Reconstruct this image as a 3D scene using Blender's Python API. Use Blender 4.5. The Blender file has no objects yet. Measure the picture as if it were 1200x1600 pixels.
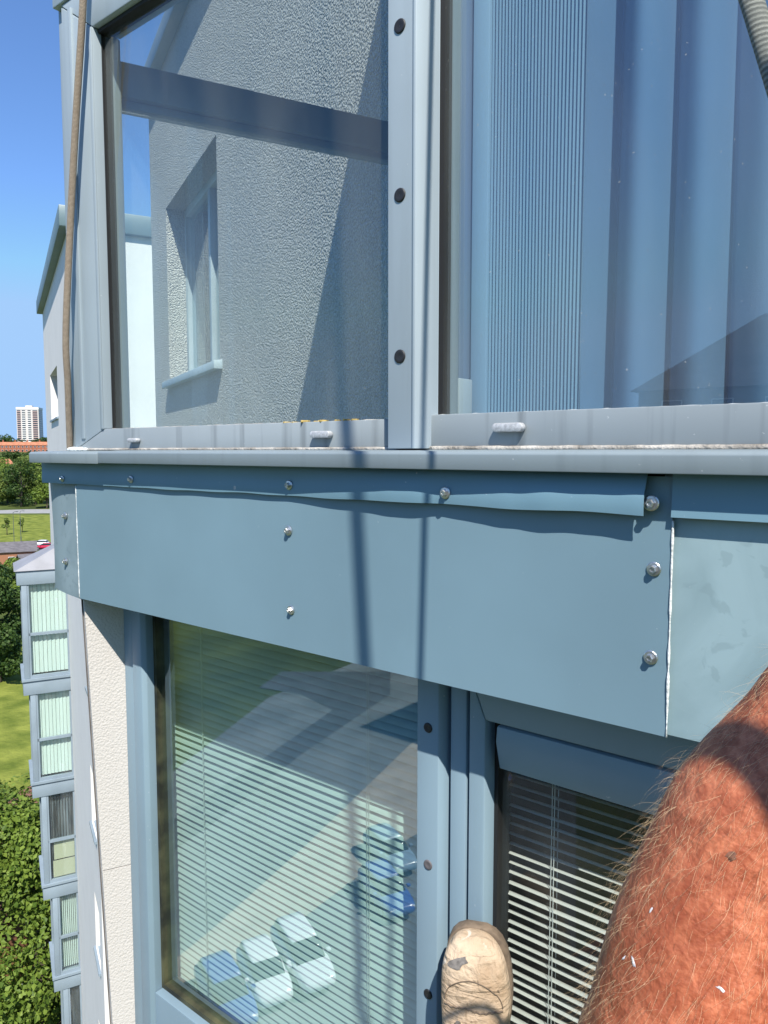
import bpy, bmesh, math, random
from mathutils import Vector, Matrix, noise
R = math.radians
random.seed(7)
scene = bpy.context.scene
COL = scene.collection

# ------------------------------------------------------------------ camera
FPX, CX, CY, W, H = 1166.0, 600.0, 800.0, 1200, 1600
YAW, PITCH = R(39.0), math.atan(95.0 / FPX)
cam = bpy.data.cameras.new('camera')
cam.sensor_fit = 'VERTICAL'; cam.sensor_height = 24.0; cam.sensor_width = 18.0
cam.lens = 24.0 * FPX / H
cam.clip_start = 0.02; cam.clip_end = 20000
camo = bpy.data.objects.new('camera', cam); COL.objects.link(camo)
camo.location = (0, 0, 0); camo.rotation_euler = (R(90) - PITCH, 0, YAW)
scene.camera = camo

# ------------------------------------------------------------------ sky, sun, exposure
SUN_AZ, SUN_EL = R(133.5), R(51.0)            # azimuth clockwise from +Y
world = bpy.data.worlds.new('World'); scene.world = world; world.use_nodes = True
nt = world.node_tree; nt.nodes.clear()
sky = nt.nodes.new('ShaderNodeTexSky'); sky.sky_type = 'NISHITA'; sky.sun_disc = False
sky.sun_elevation = SUN_EL; sky.sun_rotation = SUN_AZ
sky.air_density = 1.0; sky.dust_density = 0.05; sky.ozone_density = 5.0
bg = nt.nodes.new('ShaderNodeBackground'); bg.inputs['Strength'].default_value = 0.12
wo = nt.nodes.new('ShaderNodeOutputWorld')
tint = nt.nodes.new('ShaderNodeMix'); tint.data_type = 'RGBA'; tint.blend_type = 'MULTIPLY'; tint.inputs[0].default_value = 1.0
tint.inputs[7].default_value = (0.80, 0.93, 1.10, 1)
cap = nt.nodes.new('ShaderNodeMix'); cap.data_type = 'RGBA'; cap.blend_type = 'DARKEN'; cap.inputs[0].default_value = 1.0
cap.inputs[7].default_value = (2.05, 3.35, 5.3, 1)             # clear dry air: the haze near the horizon stays pale blue
nt.links.new(sky.outputs[0], tint.inputs[6]); nt.links.new(tint.outputs[2], cap.inputs[6]); nt.links.new(cap.outputs[2], bg.inputs[0]); nt.links.new(bg.outputs[0], wo.inputs[0])
sl = bpy.data.lights.new('sun', 'SUN'); sl.energy = 4.6; sl.angle = R(0.53); sl.color = (1.0, 0.95, 0.87)
so = bpy.data.objects.new('sun', sl); COL.objects.link(so)
sdir = Vector((math.sin(SUN_AZ) * math.cos(SUN_EL), math.cos(SUN_AZ) * math.cos(SUN_EL), math.sin(SUN_EL)))
so.rotation_euler = sdir.to_track_quat('Z', 'Y').to_euler(); so.location = (20, -20, 40)
scene.view_settings.view_transform = 'Standard'; scene.view_settings.look = 'None'
scene.view_settings.exposure = 0.62; scene.view_settings.gamma = 1.0

cy = scene.cycles
cy.max_bounces = 6; cy.diffuse_bounces = 3; cy.glossy_bounces = 3; cy.transmission_bounces = 4; cy.transparent_max_bounces = 16
cy.caustics_reflective = False; cy.caustics_refractive = False

# ------------------------------------------------------------------ unprojection on real planes
_s, _c = math.sin(YAW), math.cos(YAW)
RV = Vector((_c, _s, 0)); FH = Vector((-_s, _c, 0)); ZV = Vector((0, 0, 1))
FV = FH * math.cos(PITCH) - ZV * math.sin(PITCH); UV = FH * math.sin(PITCH) + ZV * math.cos(PITCH)
def ray(px, py): return FV + RV * ((px - CX) / FPX) - UV * ((py - CY) / FPX)
def U(px, py, y):                       # on the plane y = const
    d = ray(px, py); return d * (y / d.y)
def UX(px, y, py=705): return U(px, py, y).x
def UZ(px, py, y): return U(px, py, y).z
def UPL(px, py, p, n):                  # on any plane
    d = ray(px, py); return d * (Vector(p).dot(n) / d.dot(n))
GZ = -24.0
def G(px, py, z=GZ):
    d = ray(px, py); return d * (z / d.z)
def D(px, py, depth):                   # at a horizontal depth along the optical axis
    d = ray(px, py); return d * (depth / d.dot(FH))
def GR(px, py, yg, z=GZ):               # ground point that the pane at y = yg mirrors
    d = ray(px, py); p = d * (z / d.z); return Vector((p.x, 2 * yg - p.y, z))
M_ = Vector((-0.914, 0.406, 0)).normalized()       # direction of the rendered main wall (to the left, away)
E_ = Vector((0.406, 0.914, 0)).normalized()        # at right angles, into the building
WN = -E_                                           # outward normal of main wall
W0 = Vector((-1.8, 2.3, 0))
def Wp(s, z, d=0.0): return W0 + M_ * s + WN * d + ZV * z
def WS(px, py):
    p = UPL(px, py, W0, WN); return (p - W0).dot(M_), p.z

# ------------------------------------------------------------------ mesh helpers
class MB:
    def __init__(s): s.v = []; s.f = []; s.mi = []
    def add(s, vs, fs, m=0):
        o = len(s.v); s.v += [tuple(v) for v in vs]
        s.f += [tuple(i + o for i in f) for f in fs]; s.mi += [m] * len(fs)
    def box(s, x0, x1, y0, y1, z0, z1, m=0):
        s.add([(x0,y0,z0),(x1,y0,z0),(x1,y1,z0),(x0,y1,z0),(x0,y0,z1),(x1,y0,z1),(x1,y1,z1),(x0,y1,z1)],
              [(0,3,2,1),(4,5,6,7),(0,1,5,4),(1,2,6,5),(2,3,7,6),(3,0,4,7)], m)
    def obox(s, o, ax, ay, az, m=0):    # oriented box: origin corner and three edge vectors
        o, ax, ay, az = map(Vector, (o, ax, ay, az))
        vs = [o, o+ax, o+ax+ay, o+ay, o+az, o+ax+az, o+ax+ay+az, o+ay+az]
        fs = [(0,3,2,1),(4,5,6,7),(0,1,5,4),(1,2,6,5),(2,3,7,6),(3,0,4,7)]
        if ax.cross(ay).dot(az) < 0: fs = [f[::-1] for f in fs]
        s.add(vs, fs, m)
    def prism(s, pts, off, m=0):        # polygon and extrusion vector
        pts = [Vector(p) for p in pts]; off = Vector(off); n = len(pts)
        nn = Vector((0,0,0))
        for i in range(n): nn += pts[i].cross(pts[(i+1) % n])
        if nn.dot(off) > 0: pts = pts[::-1]
        vs = pts + [p + off for p in pts]
        fs = [tuple(range(n)), tuple(range(2*n-1, n-1, -1))]
        for i in range(n): j = (i+1) % n; fs.append((j, i, n+i, n+j))
        s.add(vs, fs, m)
    def tube(s, pts, rad, n=8, m=0, cap=True):
        pts = [Vector(p) for p in pts]; k = len(pts)
        rr = rad if isinstance(rad, (list, tuple)) else [rad]*k
        vs = []; ref = None
        for i, p in enumerate(pts):
            t = (pts[min(i+1,k-1)] - pts[max(i-1,0)]).normalized()
            if ref is None:
                ref = t.cross(Vector((0.31,0.47,0.83))).normalized()
            ref = (ref - t*ref.dot(t)).normalized(); b = t.cross(ref)
            for j in range(n):
                a = 2*math.pi*j/n; vs.append(p + (ref*math.cos(a) + b*math.sin(a))*rr[i])
        fs = []
        for i in range(k-1):
            for j in range(n):
                j2 = (j+1) % n; fs.append((i*n+j, i*n+j2, (i+1)*n+j2, (i+1)*n+j))
        if cap: fs += [tuple(range(n-1,-1,-1)), tuple(range((k-1)*n, k*n))]
        s.add(vs, fs, m)
    def grid(s, fn, nu, nv, m=0):
        vs = [fn(i/nu, j/nv) for j in range(nv+1) for i in range(nu+1)]
        fs = [(j*(nu+1)+i, j*(nu+1)+i+1, (j+1)*(nu+1)+i+1, (j+1)*(nu+1)+i) for j in range(nv) for i in range(nu)]
        s.add(vs, fs, m)
    def mesh(s, name):
        me = bpy.data.meshes.new(name); me.from_pydata(s.v, [], s.f); 
        if any(s.mi): me.polygons.foreach_set('material_index', s.mi)
        me.update(); return me
    def build(s, name, mats, parent=None, smooth=False, bevel=0, seg=2, loc=None):
        me = s.mesh(name)
        return link(name, me, mats, parent, smooth, bevel, seg)
def link(name, me, mats, parent=None, smooth=False, bevel=0, seg=2):
    for m in (mats if isinstance(mats, (list, tuple)) else [mats]):
        me.materials.append(m)
    if bevel:
        bm = bmesh.new(); bm.from_mesh(me)
        bmesh.ops.remove_doubles(bm, verts=bm.verts, dist=1e-6)
        ed = [e for e in bm.edges if len(e.link_faces) == 2 and e.calc_face_angle(0) > 0.5]
        bmesh.ops.bevel(bm, geom=ed, offset=bevel, segments=seg, profile=0.5, affect='EDGES', clamp_overlap=True)
        bm.to_mesh(me); bm.free(); smooth = True
    o = bpy.data.objects.new(name, me); COL.objects.link(o)
    if smooth:
        me.polygons.foreach_set('use_smooth', [True]*len(me.polygons))
        if bevel:
            try: me.set_sharp_from_angle(angle=R(35))
            except Exception: pass
    if parent is not None: o.parent = parent; o.matrix_parent_inverse = parent.matrix_basis.inverted()
    return o
def empty(name, loc=(0,0,0), rz=0):
    o = bpy.data.objects.new(name, None); COL.objects.link(o); o.location = loc; o.rotation_euler = (0,0,rz)
    o.empty_display_size = 0.1; return o
def tag(o, label=None, cat=None, group=None, kind=None):
    if label: o['label'] = label
    if cat: o['category'] = cat
    if group: o['group'] = group
    if kind: o['kind'] = kind
    return o
def copy_tree(o, parent=None):
    c = o.copy(); COL.objects.link(c); c.parent = parent
    for ch in list(o.children): copy_tree(ch, c)
    return c

# ------------------------------------------------------------------ materials
def lin(r, g, b):
    f = lambda c: (c/255/12.92) if c/255 <= 0.04045 else ((c/255+0.055)/1.055)**2.4
    return (f(r), f(g), f(b))
MATS = {}
def mat(name, col, rough=0.6, metal=0.0, var=0.0, vscale=5.0, bump=0.0, bscale=50.0, col2=None, spec=0.5, coord='Object', detail=4, stretch=None, bdist=0.01):
    if name in MATS: return MATS[name]
    m = bpy.data.materials.new(name); m.use_nodes = True; t = m.node_tree; N = t.nodes; L = t.links
    b = N['Principled BSDF']; b.inputs['Roughness'].default_value = rough; b.inputs['Metallic'].default_value = metal
    b.inputs['Specular IOR Level'].default_value = spec
    b.inputs['Base Color'].default_value = (*col, 1)
    tc = N.new('ShaderNodeTexCoord'); vec = tc.outputs[coord]
    if stretch:
        mp = N.new('ShaderNodeMapping'); mp.inputs['Scale'].default_value = stretch; L.new(vec, mp.inputs[0]); vec = mp.outputs[0]
    if var or col2:
        nz = N.new('ShaderNodeTexNoise'); nz.inputs['Scale'].default_value = vscale; nz.inputs['Detail'].default_value = detail
        L.new(vec, nz.inputs['Vector'])
        rp = N.new('ShaderNodeValToRGB'); e = rp.color_ramp.elements
        c1 = [c*(1-var) for c in col]; c2 = col2 or [min(1, c*(1+var)) for c in col]
        e[0].position = 0.35; e[0].color = (*c1, 1); e[1].position = 0.66; e[1].color = (*c2, 1)
        L.new(nz.outputs['Fac'], rp.inputs[0]); L.new(rp.outputs[0], b.inputs['Base Color'])
    if bump:
        n2 = N.new('ShaderNodeTexNoise'); n2.inputs['Scale'].default_value = bscale; n2.inputs['Detail'].default_value = 5
        L.new(vec, n2.inputs['Vector'])
        bp = N.new('ShaderNodeBump'); bp.inputs['Strength'].default_value = bump; bp.inputs['Distance'].default_value = bdist
        L.new(n2.outputs['Fac'], bp.inputs['Height']); L.new(bp.outputs[0], b.inputs['Normal'])
    MATS[name] = m; return m
def glass(name, tint, base, edge, dust=0.035):
    m = bpy.data.materials.new(name); m.use_nodes = True; t = m.node_tree; N = t.nodes; L = t.links
    for n in list(N): N.remove(n)
    o = N.new('ShaderNodeOutputMaterial'); mx = N.new('ShaderNodeMixShader')
    tr = N.new('ShaderNodeBsdfTransparent'); tr.inputs[0].default_value = (*tint, 1)
    gl = N.new('ShaderNodeBsdfGlossy'); gl.inputs['Roughness'].default_value = 0.0; gl.inputs[0].default_value = (0.95, 0.98, 1, 1)
    lw = N.new('ShaderNodeLayerWeight'); lw.inputs['Blend'].default_value = 0.5
    pw = N.new('ShaderNodeMath'); pw.operation = 'POWER'; pw.inputs[1].default_value = 3.0
    ma = N.new('ShaderNodeMath'); ma.operation = 'MULTIPLY_ADD'; ma.inputs[1].default_value = edge; ma.inputs[2].default_value = base
    L.new(lw.outputs['Facing'], pw.inputs[0]); L.new(pw.outputs[0], ma.inputs[0]); L.new(ma.outputs[0], mx.inputs[0])
    L.new(tr.outputs[0], mx.inputs[1]); L.new(gl.outputs[0], mx.inputs[2])
    tc = N.new('ShaderNodeTexCoord'); mp = N.new('ShaderNodeMapping'); mp.inputs['Scale'].default_value = (7, 7, 1.6); L.new(tc.outputs['Object'], mp.inputs[0])
    n1 = N.new('ShaderNodeTexNoise'); n1.inputs['Scale'].default_value = 1.0; n1.inputs['Detail'].default_value = 8; n1.inputs['Distortion'].default_value = 0.6; L.new(mp.outputs[0], n1.inputs['Vector'])
    n2 = N.new('ShaderNodeTexNoise'); n2.inputs['Scale'].default_value = 210; n2.inputs['Detail'].default_value = 1; L.new(tc.outputs['Object'], n2.inputs['Vector'])
    r1 = N.new('ShaderNodeMapRange'); r1.inputs['From Min'].default_value = 0.35; r1.inputs['From Max'].default_value = 0.75; r1.inputs['To Min'].default_value = dust*0.25; r1.inputs['To Max'].default_value = dust*1.6; L.new(n1.outputs['Fac'], r1.inputs[0])
    r2 = N.new('ShaderNodeMapRange'); r2.inputs['From Min'].default_value = 0.76; r2.inputs['From Max'].default_value = 0.80; r2.inputs['To Max'].default_value = dust*7; L.new(n2.outputs['Fac'], r2.inputs[0])
    sm_ = N.new('ShaderNodeMath'); sm_.operation = 'ADD'; sm_.use_clamp = True; L.new(r1.outputs[0], sm_.inputs[0]); L.new(r2.outputs[0], sm_.inputs[1])
    df = N.new('ShaderNodeBsdfDiffuse'); df.inputs[0].default_value = (0.62, 0.62, 0.56, 1)
    mx2 = N.new('ShaderNodeMixShader'); L.new(sm_.outputs[0], mx2.inputs[0]); L.new(mx.outputs[0], mx2.inputs[1]); L.new(df.outputs[0], mx2.inputs[2]); L.new(mx2.outputs[0], o.inputs[0])
    MATS[name] = m; return m

def coat(name, col, wear, rough=0.42, drips=0.0, chalk=0.0):
    """weathered powder-coated sheet metal"""
    m = bpy.data.materials.new(name); m.use_nodes = True; t = m.node_tree; N = t.nodes; L = t.links
    b = N['Principled BSDF']; b.inputs['Specular IOR Level'].default_value = 0.45
    tc = N.new('ShaderNodeTexCoord'); vec = tc.outputs['Object']
    def nz(scale, detail=5, st=None, dist=0.0):
        n = N.new('ShaderNodeTexNoise'); n.inputs['Scale'].default_value = scale; n.inputs['Detail'].default_value = detail
        n.inputs['Distortion'].default_value = dist
        v = vec
        if st: mp = N.new('ShaderNodeMapping'); mp.inputs['Scale'].default_value = st; L.new(vec, mp.inputs[0]); v = mp.outputs[0]
        L.new(v, n.inputs['Vector']); return n.outputs['Fac']
    def ramp(x, a, c, ca=(0,0,0), cb=(1,1,1)):
        r = N.new('ShaderNodeValToRGB'); r.color_ramp.elements[0].position = a; r.color_ramp.elements[1].position = c
        r.color_ramp.elements[0].color = (*ca,1); r.color_ramp.elements[1].color = (*cb,1); L.new(x, r.inputs[0]); return r.outputs[0]
    def mix(f, a, bcol, mode='MIX'):
        x = N.new('ShaderNodeMix'); x.data_type = 'RGBA'; x.blend_type = mode
        if isinstance(f, float): x.inputs[0].default_value = f
        else: L.new(f, x.inputs[0])
        if isinstance(a, tuple): x.inputs[6].default_value = (*a,1)
        else: L.new(a, x.inputs[6])
        if isinstance(bcol, tuple): x.inputs[7].default_value = (*bcol,1)
        else: L.new(bcol, x.inputs[7])
        return x.outputs[2]
    base = ramp(nz(2.3, 4), 0.3, 0.7, tuple(c*0.90 for c in col), tuple(min(1,c*1.09) for c in col))
    if chalk:                                   # pale bloom rubbed away in patches
        k = ramp(nz(7, 6, None, 0.8), 0.40, 0.62)
        ms = N.new('ShaderNodeMath'); ms.operation = 'MULTIPLY'; ms.inputs[1].default_value = chalk; L.new(k, ms.inputs[0])
        base = mix(ms.outputs[0], base, tuple(min(1, c*1.25+0.05) for c in col))
        k2 = ramp(nz(16, 3, None, 2.5), 0.60, 0.66)
        ms2 = N.new('ShaderNodeMath'); ms2.operation = 'MULTIPLY'; ms2.inputs[1].default_value = chalk*0.7; L.new(k2, ms2.inputs[0])
        base = mix(ms2.outputs[0], base, tuple(c*0.82 for c in col))
    if drips:
        k = ramp(nz(1.0, 4, (34, 34, 1.6)), 0.56, 0.70)
        ms = N.new('ShaderNodeMath'); ms.operation = 'MULTIPLY'; ms.inputs[1].default_value = drips; L.new(k, ms.inputs[0])
        base = mix(ms.outputs[0], base, tuple(c*0.55 for c in col))
    sp = ramp(nz(160, 2), 0.745, 0.79)           # pale specks
    ms = N.new('ShaderNodeMath'); ms.operation = 'MULTIPLY'; ms.inputs[1].default_value = wear; L.new(sp, ms.inputs[0])
    base = mix(ms.outputs[0], base, (0.75, 0.76, 0.76))
    st = ramp(nz(9, 6, (1, 1, 0.35)), 0.55, 0.8)
    ms = N.new('ShaderNodeMath'); ms.operation = 'MULTIPLY'; ms.inputs[1].default_value = wear*0.35; L.new(st, ms.inputs[0])
    base = mix(ms.outputs[0], base, tuple(c*0.7 for c in col))
    L.new(base, b.inputs['Base Color'])
    rr = N.new('ShaderNodeMapRange'); rr.inputs['To Min'].default_value = rough-0.08; rr.inputs['To Max'].default_value = rough+0.12
    L.new(nz(12, 4), rr.inputs[0]); L.new(rr.outputs[0], b.inputs['Roughness'])
    bp = N.new('ShaderNodeBump'); bp.inputs['Strength'].default_value = 0.25; bp.inputs['Distance'].default_value = 0.02
    ad = N.new('ShaderNodeMath'); ad.operation = 'MULTIPLY_ADD'; ad.inputs[1].default_value = 0.004
    L.new(nz(900, 1), ad.inputs[0]); mm = N.new('ShaderNodeMath'); mm.operation = 'MULTIPLY'; mm.inputs[1].default_value = 0.35
    L.new(nz(2.0, 2), mm.inputs[0]); L.new(mm.outputs[0], ad.inputs[2])
    L.new(ad.outputs[0], bp.inputs['Height']); L.new(bp.outputs[0], b.inputs['Normal'])
    MATS[name] = m; return m

def render_mat(name, col, scale, strength, dist, hollow_shade=0.0, blotch=0.95):
    """roughcast / textured render: voronoi stones + noise"""
    m = bpy.data.materials.new(name); m.use_nodes = True; t = m.node_tree; N = t.nodes; L = t.links
    b = N['Principled BSDF']; b.inputs['Roughness'].default_value = 0.9; b.inputs['Specular IOR Level'].default_value = 0.2
    tc = N.new('ShaderNodeTexCoord'); vec = tc.outputs['Object']
    vo = N.new('ShaderNodeTexVoronoi'); vo.inputs['Scale'].default_value = scale; vo.feature = 'SMOOTH_F1'; vo.inputs['Smoothness'].default_value = 0.6
    nz = N.new('ShaderNodeTexNoise'); nz.inputs['Scale'].default_value = scale*1.3; nz.inputs['Detail'].default_value = 3
    n3 = N.new('ShaderNodeTexNoise'); n3.inputs['Scale'].default_value = 1.2; n3.inputs['Detail'].default_value = 6
    for n in (vo, nz, n3): L.new(vec, n.inputs['Vector'])
    sb = N.new('ShaderNodeMath'); sb.operation = 'SUBTRACT'; L.new(nz.outputs['Fac'], sb.inputs[0]); L.new(vo.outputs['Distance'], sb.inputs[1])
    bp = N.new('ShaderNodeBump'); bp.inputs['Strength'].default_value = strength; bp.inputs['Distance'].default_value = dist
    L.new(sb.outputs[0], bp.inputs['Height']); L.new(bp.outputs[0], b.inputs['Normal'])
    rp = N.new('ShaderNodeValToRGB'); e = rp.color_ramp.elements
    e[0].position = 0.3; e[0].color = (*[c*blotch for c in col],1); e[1].position = 0.6; e[1].color = (*col,1)
    L.new(n3.outputs['Fac'], rp.inputs[0])
    base = rp.outputs[0]
    if hollow_shade:  # darkens the hollows of the grain, painting in speckled shade
        r2 = N.new('ShaderNodeValToRGB'); r2.color_ramp.elements[0].position = 0.40; r2.color_ramp.elements[1].position = 0.62
        r2.color_ramp.elements[0].color = (1-hollow_shade,)*3 + (1,); L.new(nz.outputs['Fac'], r2.inputs[0])
        x = N.new('ShaderNodeMix'); x.data_type = 'RGBA'; x.blend_type = 'MULTIPLY'; x.inputs[0].default_value = 1
        L.new(base, x.inputs[6]); L.new(r2.outputs[0], x.inputs[7]); base = x.outputs[2]
    L.new(base, b.inputs['Base Color'])
    MATS[name] = m; return m

PANEL = (0.183, 0.288, 0.348)
m_panel = coat('panel_coat', PANEL, 0.25)
m_panel2 = coat('panel_coat_chalky', (0.245, 0.350, 0.380), 0.30, 0.5, chalk=0.55)
m_strip = coat('strip_coat', (0.16, 0.285, 0.36), 0.4)
m_ledge = coat('ledge_coat', (0.235, 0.285, 0.31), 0.6, 0.48, drips=0.2)
m_frame = coat('frame_coat', (0.43, 0.505, 0.55), 0.45, 0.40, drips=0.12)
m_rail = coat('rail_coat', (0.285, 0.325, 0.345), 0.5, 0.5, drips=0.7)
m_post2 = coat('post_coat', (0.335, 0.40, 0.44), 0.5, 0.42, drips=0.15)
m_lframe = coat('lower_frame_coat', (0.215, 0.305, 0.365), 0.35, 0.42)
m_far_clad = mat('far_cladding', (0.24, 0.30, 0.35), 0.5, var=0.08, vscale=1.5)
m_dark = mat('dark_gasket', (0.012, 0.012, 0.013), 0.6)
m_plug = mat('rubber_plug', (0.018, 0.018, 0.02), 0.5)
m_zinc = mat('zinc_plated_steel', (0.62, 0.63, 0.64), 0.28, 0.9, var=0.12, vscale=300)
m_capm = mat('drain_cap_metal', (0.48, 0.49, 0.50), 0.5, 0.2, var=0.2, vscale=220)
m_seal = mat('pale_sealant', (0.72, 0.74, 0.72), 0.5, var=0.12, vscale=60, bump=0.4, bscale=120)
m_sealdirty = mat('dirty_sealant', (0.30, 0.27, 0.23), 0.7, var=0.3, vscale=25, col2=(0.52,0.49,0.44), bump=0.5, bscale=150)
m_foam = mat('yellow_foam', (0.55, 0.40, 0.13), 0.8, var=0.3, vscale=150)
m_render = render_mat('white_render', (0.585, 0.555, 0.52), 190, 0.30, 0.004)
m_rough = render_mat('roughcast', (0.90, 0.89, 0.85), 88, 1.0, 0.035, 0.32)
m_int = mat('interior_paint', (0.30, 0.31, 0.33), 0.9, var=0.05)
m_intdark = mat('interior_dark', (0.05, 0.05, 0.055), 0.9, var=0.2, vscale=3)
m_glass = glass('clear_glazing', (0.92, 0.965, 0.97), 0.085, 0.4)
m_glass_l = glass('side_glazing', (0.945, 0.975, 0.965), 0.045, 0.35, 0.03)
m_glass_lo = glass('green_tint_glazing', (0.87, 0.955, 0.93), 0.145, 0.5, 0.015)
m_glass_far = glass('far_glazing', (0.95, 0.985, 0.97), 0.06, 0.3)

# ================================================================== NEAR BUILDING
YS, YST, YLE = 0.900, 0.8955, 0.867
YU, YUM, YUG = 0.950, 0.918, 0.975
YL, YLM, YLG = 1.000, 0.988, 1.035
ZLB, ZSB, ZPB = -0.026, -0.0765, UZ(117, 933, YS)
XL = UX(118, YU)                                    # bay corner
XR = 1.5
bld = empty('apartment_building', (0, 1.2, GZ))
tag(bld, 'near apartment block with blue-grey metal cladding, glazed bay window and rendered walls', 'building')

# ---- rendered main wall with its window, coping and return
sWa = -0.55
s_end = WS(240, 500)[0]
wl, _ = WS(262, 450); wr, _ = WS(341, 400)
wzt = WS(341, 205)[1]; wzb = WS(345, 560)[1]
ZTOP = 3.35
mb = MB()
def wallpiece(s0, s1, z0, z1, th=0.32, d=0.0):
    mb.obox(Wp(s0, z0, d - th), M_*(s1-s0), WN*th, ZV*(z1-z0))
sl_, sr_ = max(wl, wr), min(wl, wr)
wallpiece(sWa, sr_, GZ, ZTOP); wallpiece(sl_, s_end, GZ, ZTOP)
wallpiece(sr_, sl_, wzt, ZTOP); wallpiece(sr_, sl_, GZ, wzb)
main_wall = mb.build('rendered_wall', m_rough, bld)
mb = MB(); mb.obox(Wp(s_end-0.001, GZ, -6.0), M_*0.3, WN*5.68, ZV*(ZTOP-GZ)); mb.build('return_wall', m_render, bld)
mb = MB(); mb.obox(Wp(sWa, ZTOP, -0.4), M_*(s_end-sWa+0.1), WN*0.49, ZV*0.14); mb.build('coping', m_far_clad, bld, bevel=0.008)
# window set in the wall
mb = MB(); rv = 0.16; fw = 0.07
for a, b_, c, d_ in ((sr_, sr_+fw, wzb, wzt), (sl_-fw, sl_, wzb, wzt), (sr_+fw, sl_-fw, wzb, wzb+fw), (sr_+fw, sl_-fw, wzt-fw, wzt), ((sr_+sl_)/2-0.03, (sr_+sl_)/2+0.03, wzb+fw, wzt-fw)):
    mb.obox(Wp(a, c, -rv-0.07), M_*(b_-a), WN*0.07, ZV*(d_-c))
wwin = mb.build('wall_window', m_frame, bld, bevel=0.004)
mb = MB(); mb.obox(Wp(sr_+fw, wzb+fw, -rv-0.05), M_*(sl_-sr_-2*fw), WN*0.01, ZV*(wzt-wzb-2*fw)); mb.build('glass_pane', m_glass, wwin)
mb = MB(); mb.prism([Wp(sr_-0.06, wzb, -rv), Wp(sr_-0.06, wzb+0.015, -rv), Wp(sr_-0.06, wzb-0.02, 0.06), Wp(sr_-0.06, wzb-0.075, 0.06), Wp(sr_-0.06, wzb-0.075, 0.003)], M_*(sl_-sr_+0.12)); mb.build('sill', m_frame, wwin, bevel=0.004)
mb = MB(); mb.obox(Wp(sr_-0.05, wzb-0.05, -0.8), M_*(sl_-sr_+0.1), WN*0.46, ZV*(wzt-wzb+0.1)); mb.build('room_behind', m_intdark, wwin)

# ---- upper bay: ledge, frame, glass
side0 = Vector((XL+0.02, YU+0.03, 0))
wS = (W0 - side0).dot(WN) * -1                        # run of the side glazing back to the wall
def Sp(w, z, d=0.0): return side0 + E_*w + M_*d + ZV*z
mb = MB(); xj = UX(150, YLE); xle = UX(46, YLE)
def ledgeprof(x): return [(x, YLE, ZLB), (x, YLE, -0.004), (x, YLE+0.004, 0.0), (x, 1.06, 0.006), (x, 1.06, ZLB+0.012), (x, YLE+0.012, ZLB+0.012), (x, YLE+0.012, ZLB)]
mb.prism(ledgeprof(xj), Vector((XR-xj, 0, 0))); ledge = mb.build('ledge', m_ledge, bld, bevel=0.0015)
mb = MB(); mb.prism([(p[0], p[1]-0.002, p[2]-0.0015) for p in ledgeprof(xle)], Vector((xj-xle+0.006, 0, 0))); mb.build('ledge', m_ledge, bld, bevel=0.0015)
# outer trim, post, rails (mitred)
xg0 = UX(163, YU, 672); xm0 = UX(606, YUM); xm1 = UX(657, YUM); xmf = UX(643, YUM)
ZR, ZH = 0.052, UZ(147, 40, YU); ZH2 = 1.44
win = empty('bay_window'); win.parent = bld; win.matrix_parent_inverse = bld.matrix_basis.inverted()
tag(win, 'glazed corner bay window above the ledge')
mb = MB(); mb.prism([(XL,YU,0.004),(xg0,YU,ZR),(xg0,YU,ZH),(XL,YU,ZH+0.09)], (0,0.07,0)); mb.build('corner_post', m_post2, win, bevel=0.003)
mb = MB(); mb.box(XL+0.035, XL+0.05, YU-0.004, YU+0.003, 0.03, ZH+0.07); mb.box(xg0-0.012, xg0-0.001, YU-0.003, YU+0.002, ZR, ZH); mb.build('post_bead', m_post2, win, bevel=0.001)
mb = MB(); mb.box(XL-0.035, XL-0.001, YU+0.012, YU+0.10, 0.004, 1.5); mb.build('corner_trim', m_post2, win, bevel=0.003)
mb = MB(); mb.prism([(XL+0.002,YU+0.001,0.004),(xm0+0.02,YU+0.001,0.004),(xm0+0.02,YU+0.001,ZR),(xg0,YU+0.001,ZR)], (0,0.06,0)); mb.build('bottom_rail', m_rail, win, bevel=0.002)
mb = MB(); mb.box(xm1-0.02, XR, YU-0.004, YU+0.06, 0.004, ZR+0.004); mb.build('bottom_rail', m_rail, win, bevel=0.002)
mb = MB(); mb.prism([(XL,YU,ZH+0.092),(xg0,YU,ZH+0.001),(xm0+0.02,YU,ZH+0.001),(xm0+0.02,YU,ZH+0.092)], (0,0.07,0)); mb.build('head_rail', m_frame, win, bevel=0.003)
mb = MB()
mb.prism([(xm0,YUM,0.004),(xmf,YUM,0.004),(xmf+0.004,YUM-0.004,0.004),(xm1-0.008,YUM-0.004,0.004),(xm1,YUM+0.012,0.004),(xm1,YU+0.07,0.004),(xm0,YU+0.07,0.004)], (0,0,ZH2+0.06)); mb.build('mullion', m_frame, win, bevel=0.0012)
mb = MB(); xs2 = UX(672, YU)
mb.box(xm1+0.001, xs2, YU+0.012, YU+0.05, ZR, ZH2); mb.build('pane_bead', m_frame, win, bevel=0.002)
mb = MB(); mb.box(xs2, xs2+0.006, YUG-0.012, YUG+0.02, ZR, ZH2); mb.box(xg0, xg0+0.003, YUG-0.004, YUG+0.02, ZR, ZH); mb.box(xg0, xm0, YUG-0.012, YUG+0.02, ZH-0.008, ZH); mb.build('gasket', m_dark, win)
mb = MB(); mb.box(xg0+0.001, xm0+0.03, YUG, YUG+0.006, ZR-0.01, ZH); mb.build('glass_pane', m_glass_l, win)
mb = MB(); mb.box(xm1, XR, YUG, YUG+0.006, ZR-0.01, ZH2); mb.build('glass_pane', m_glass, win)
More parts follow.
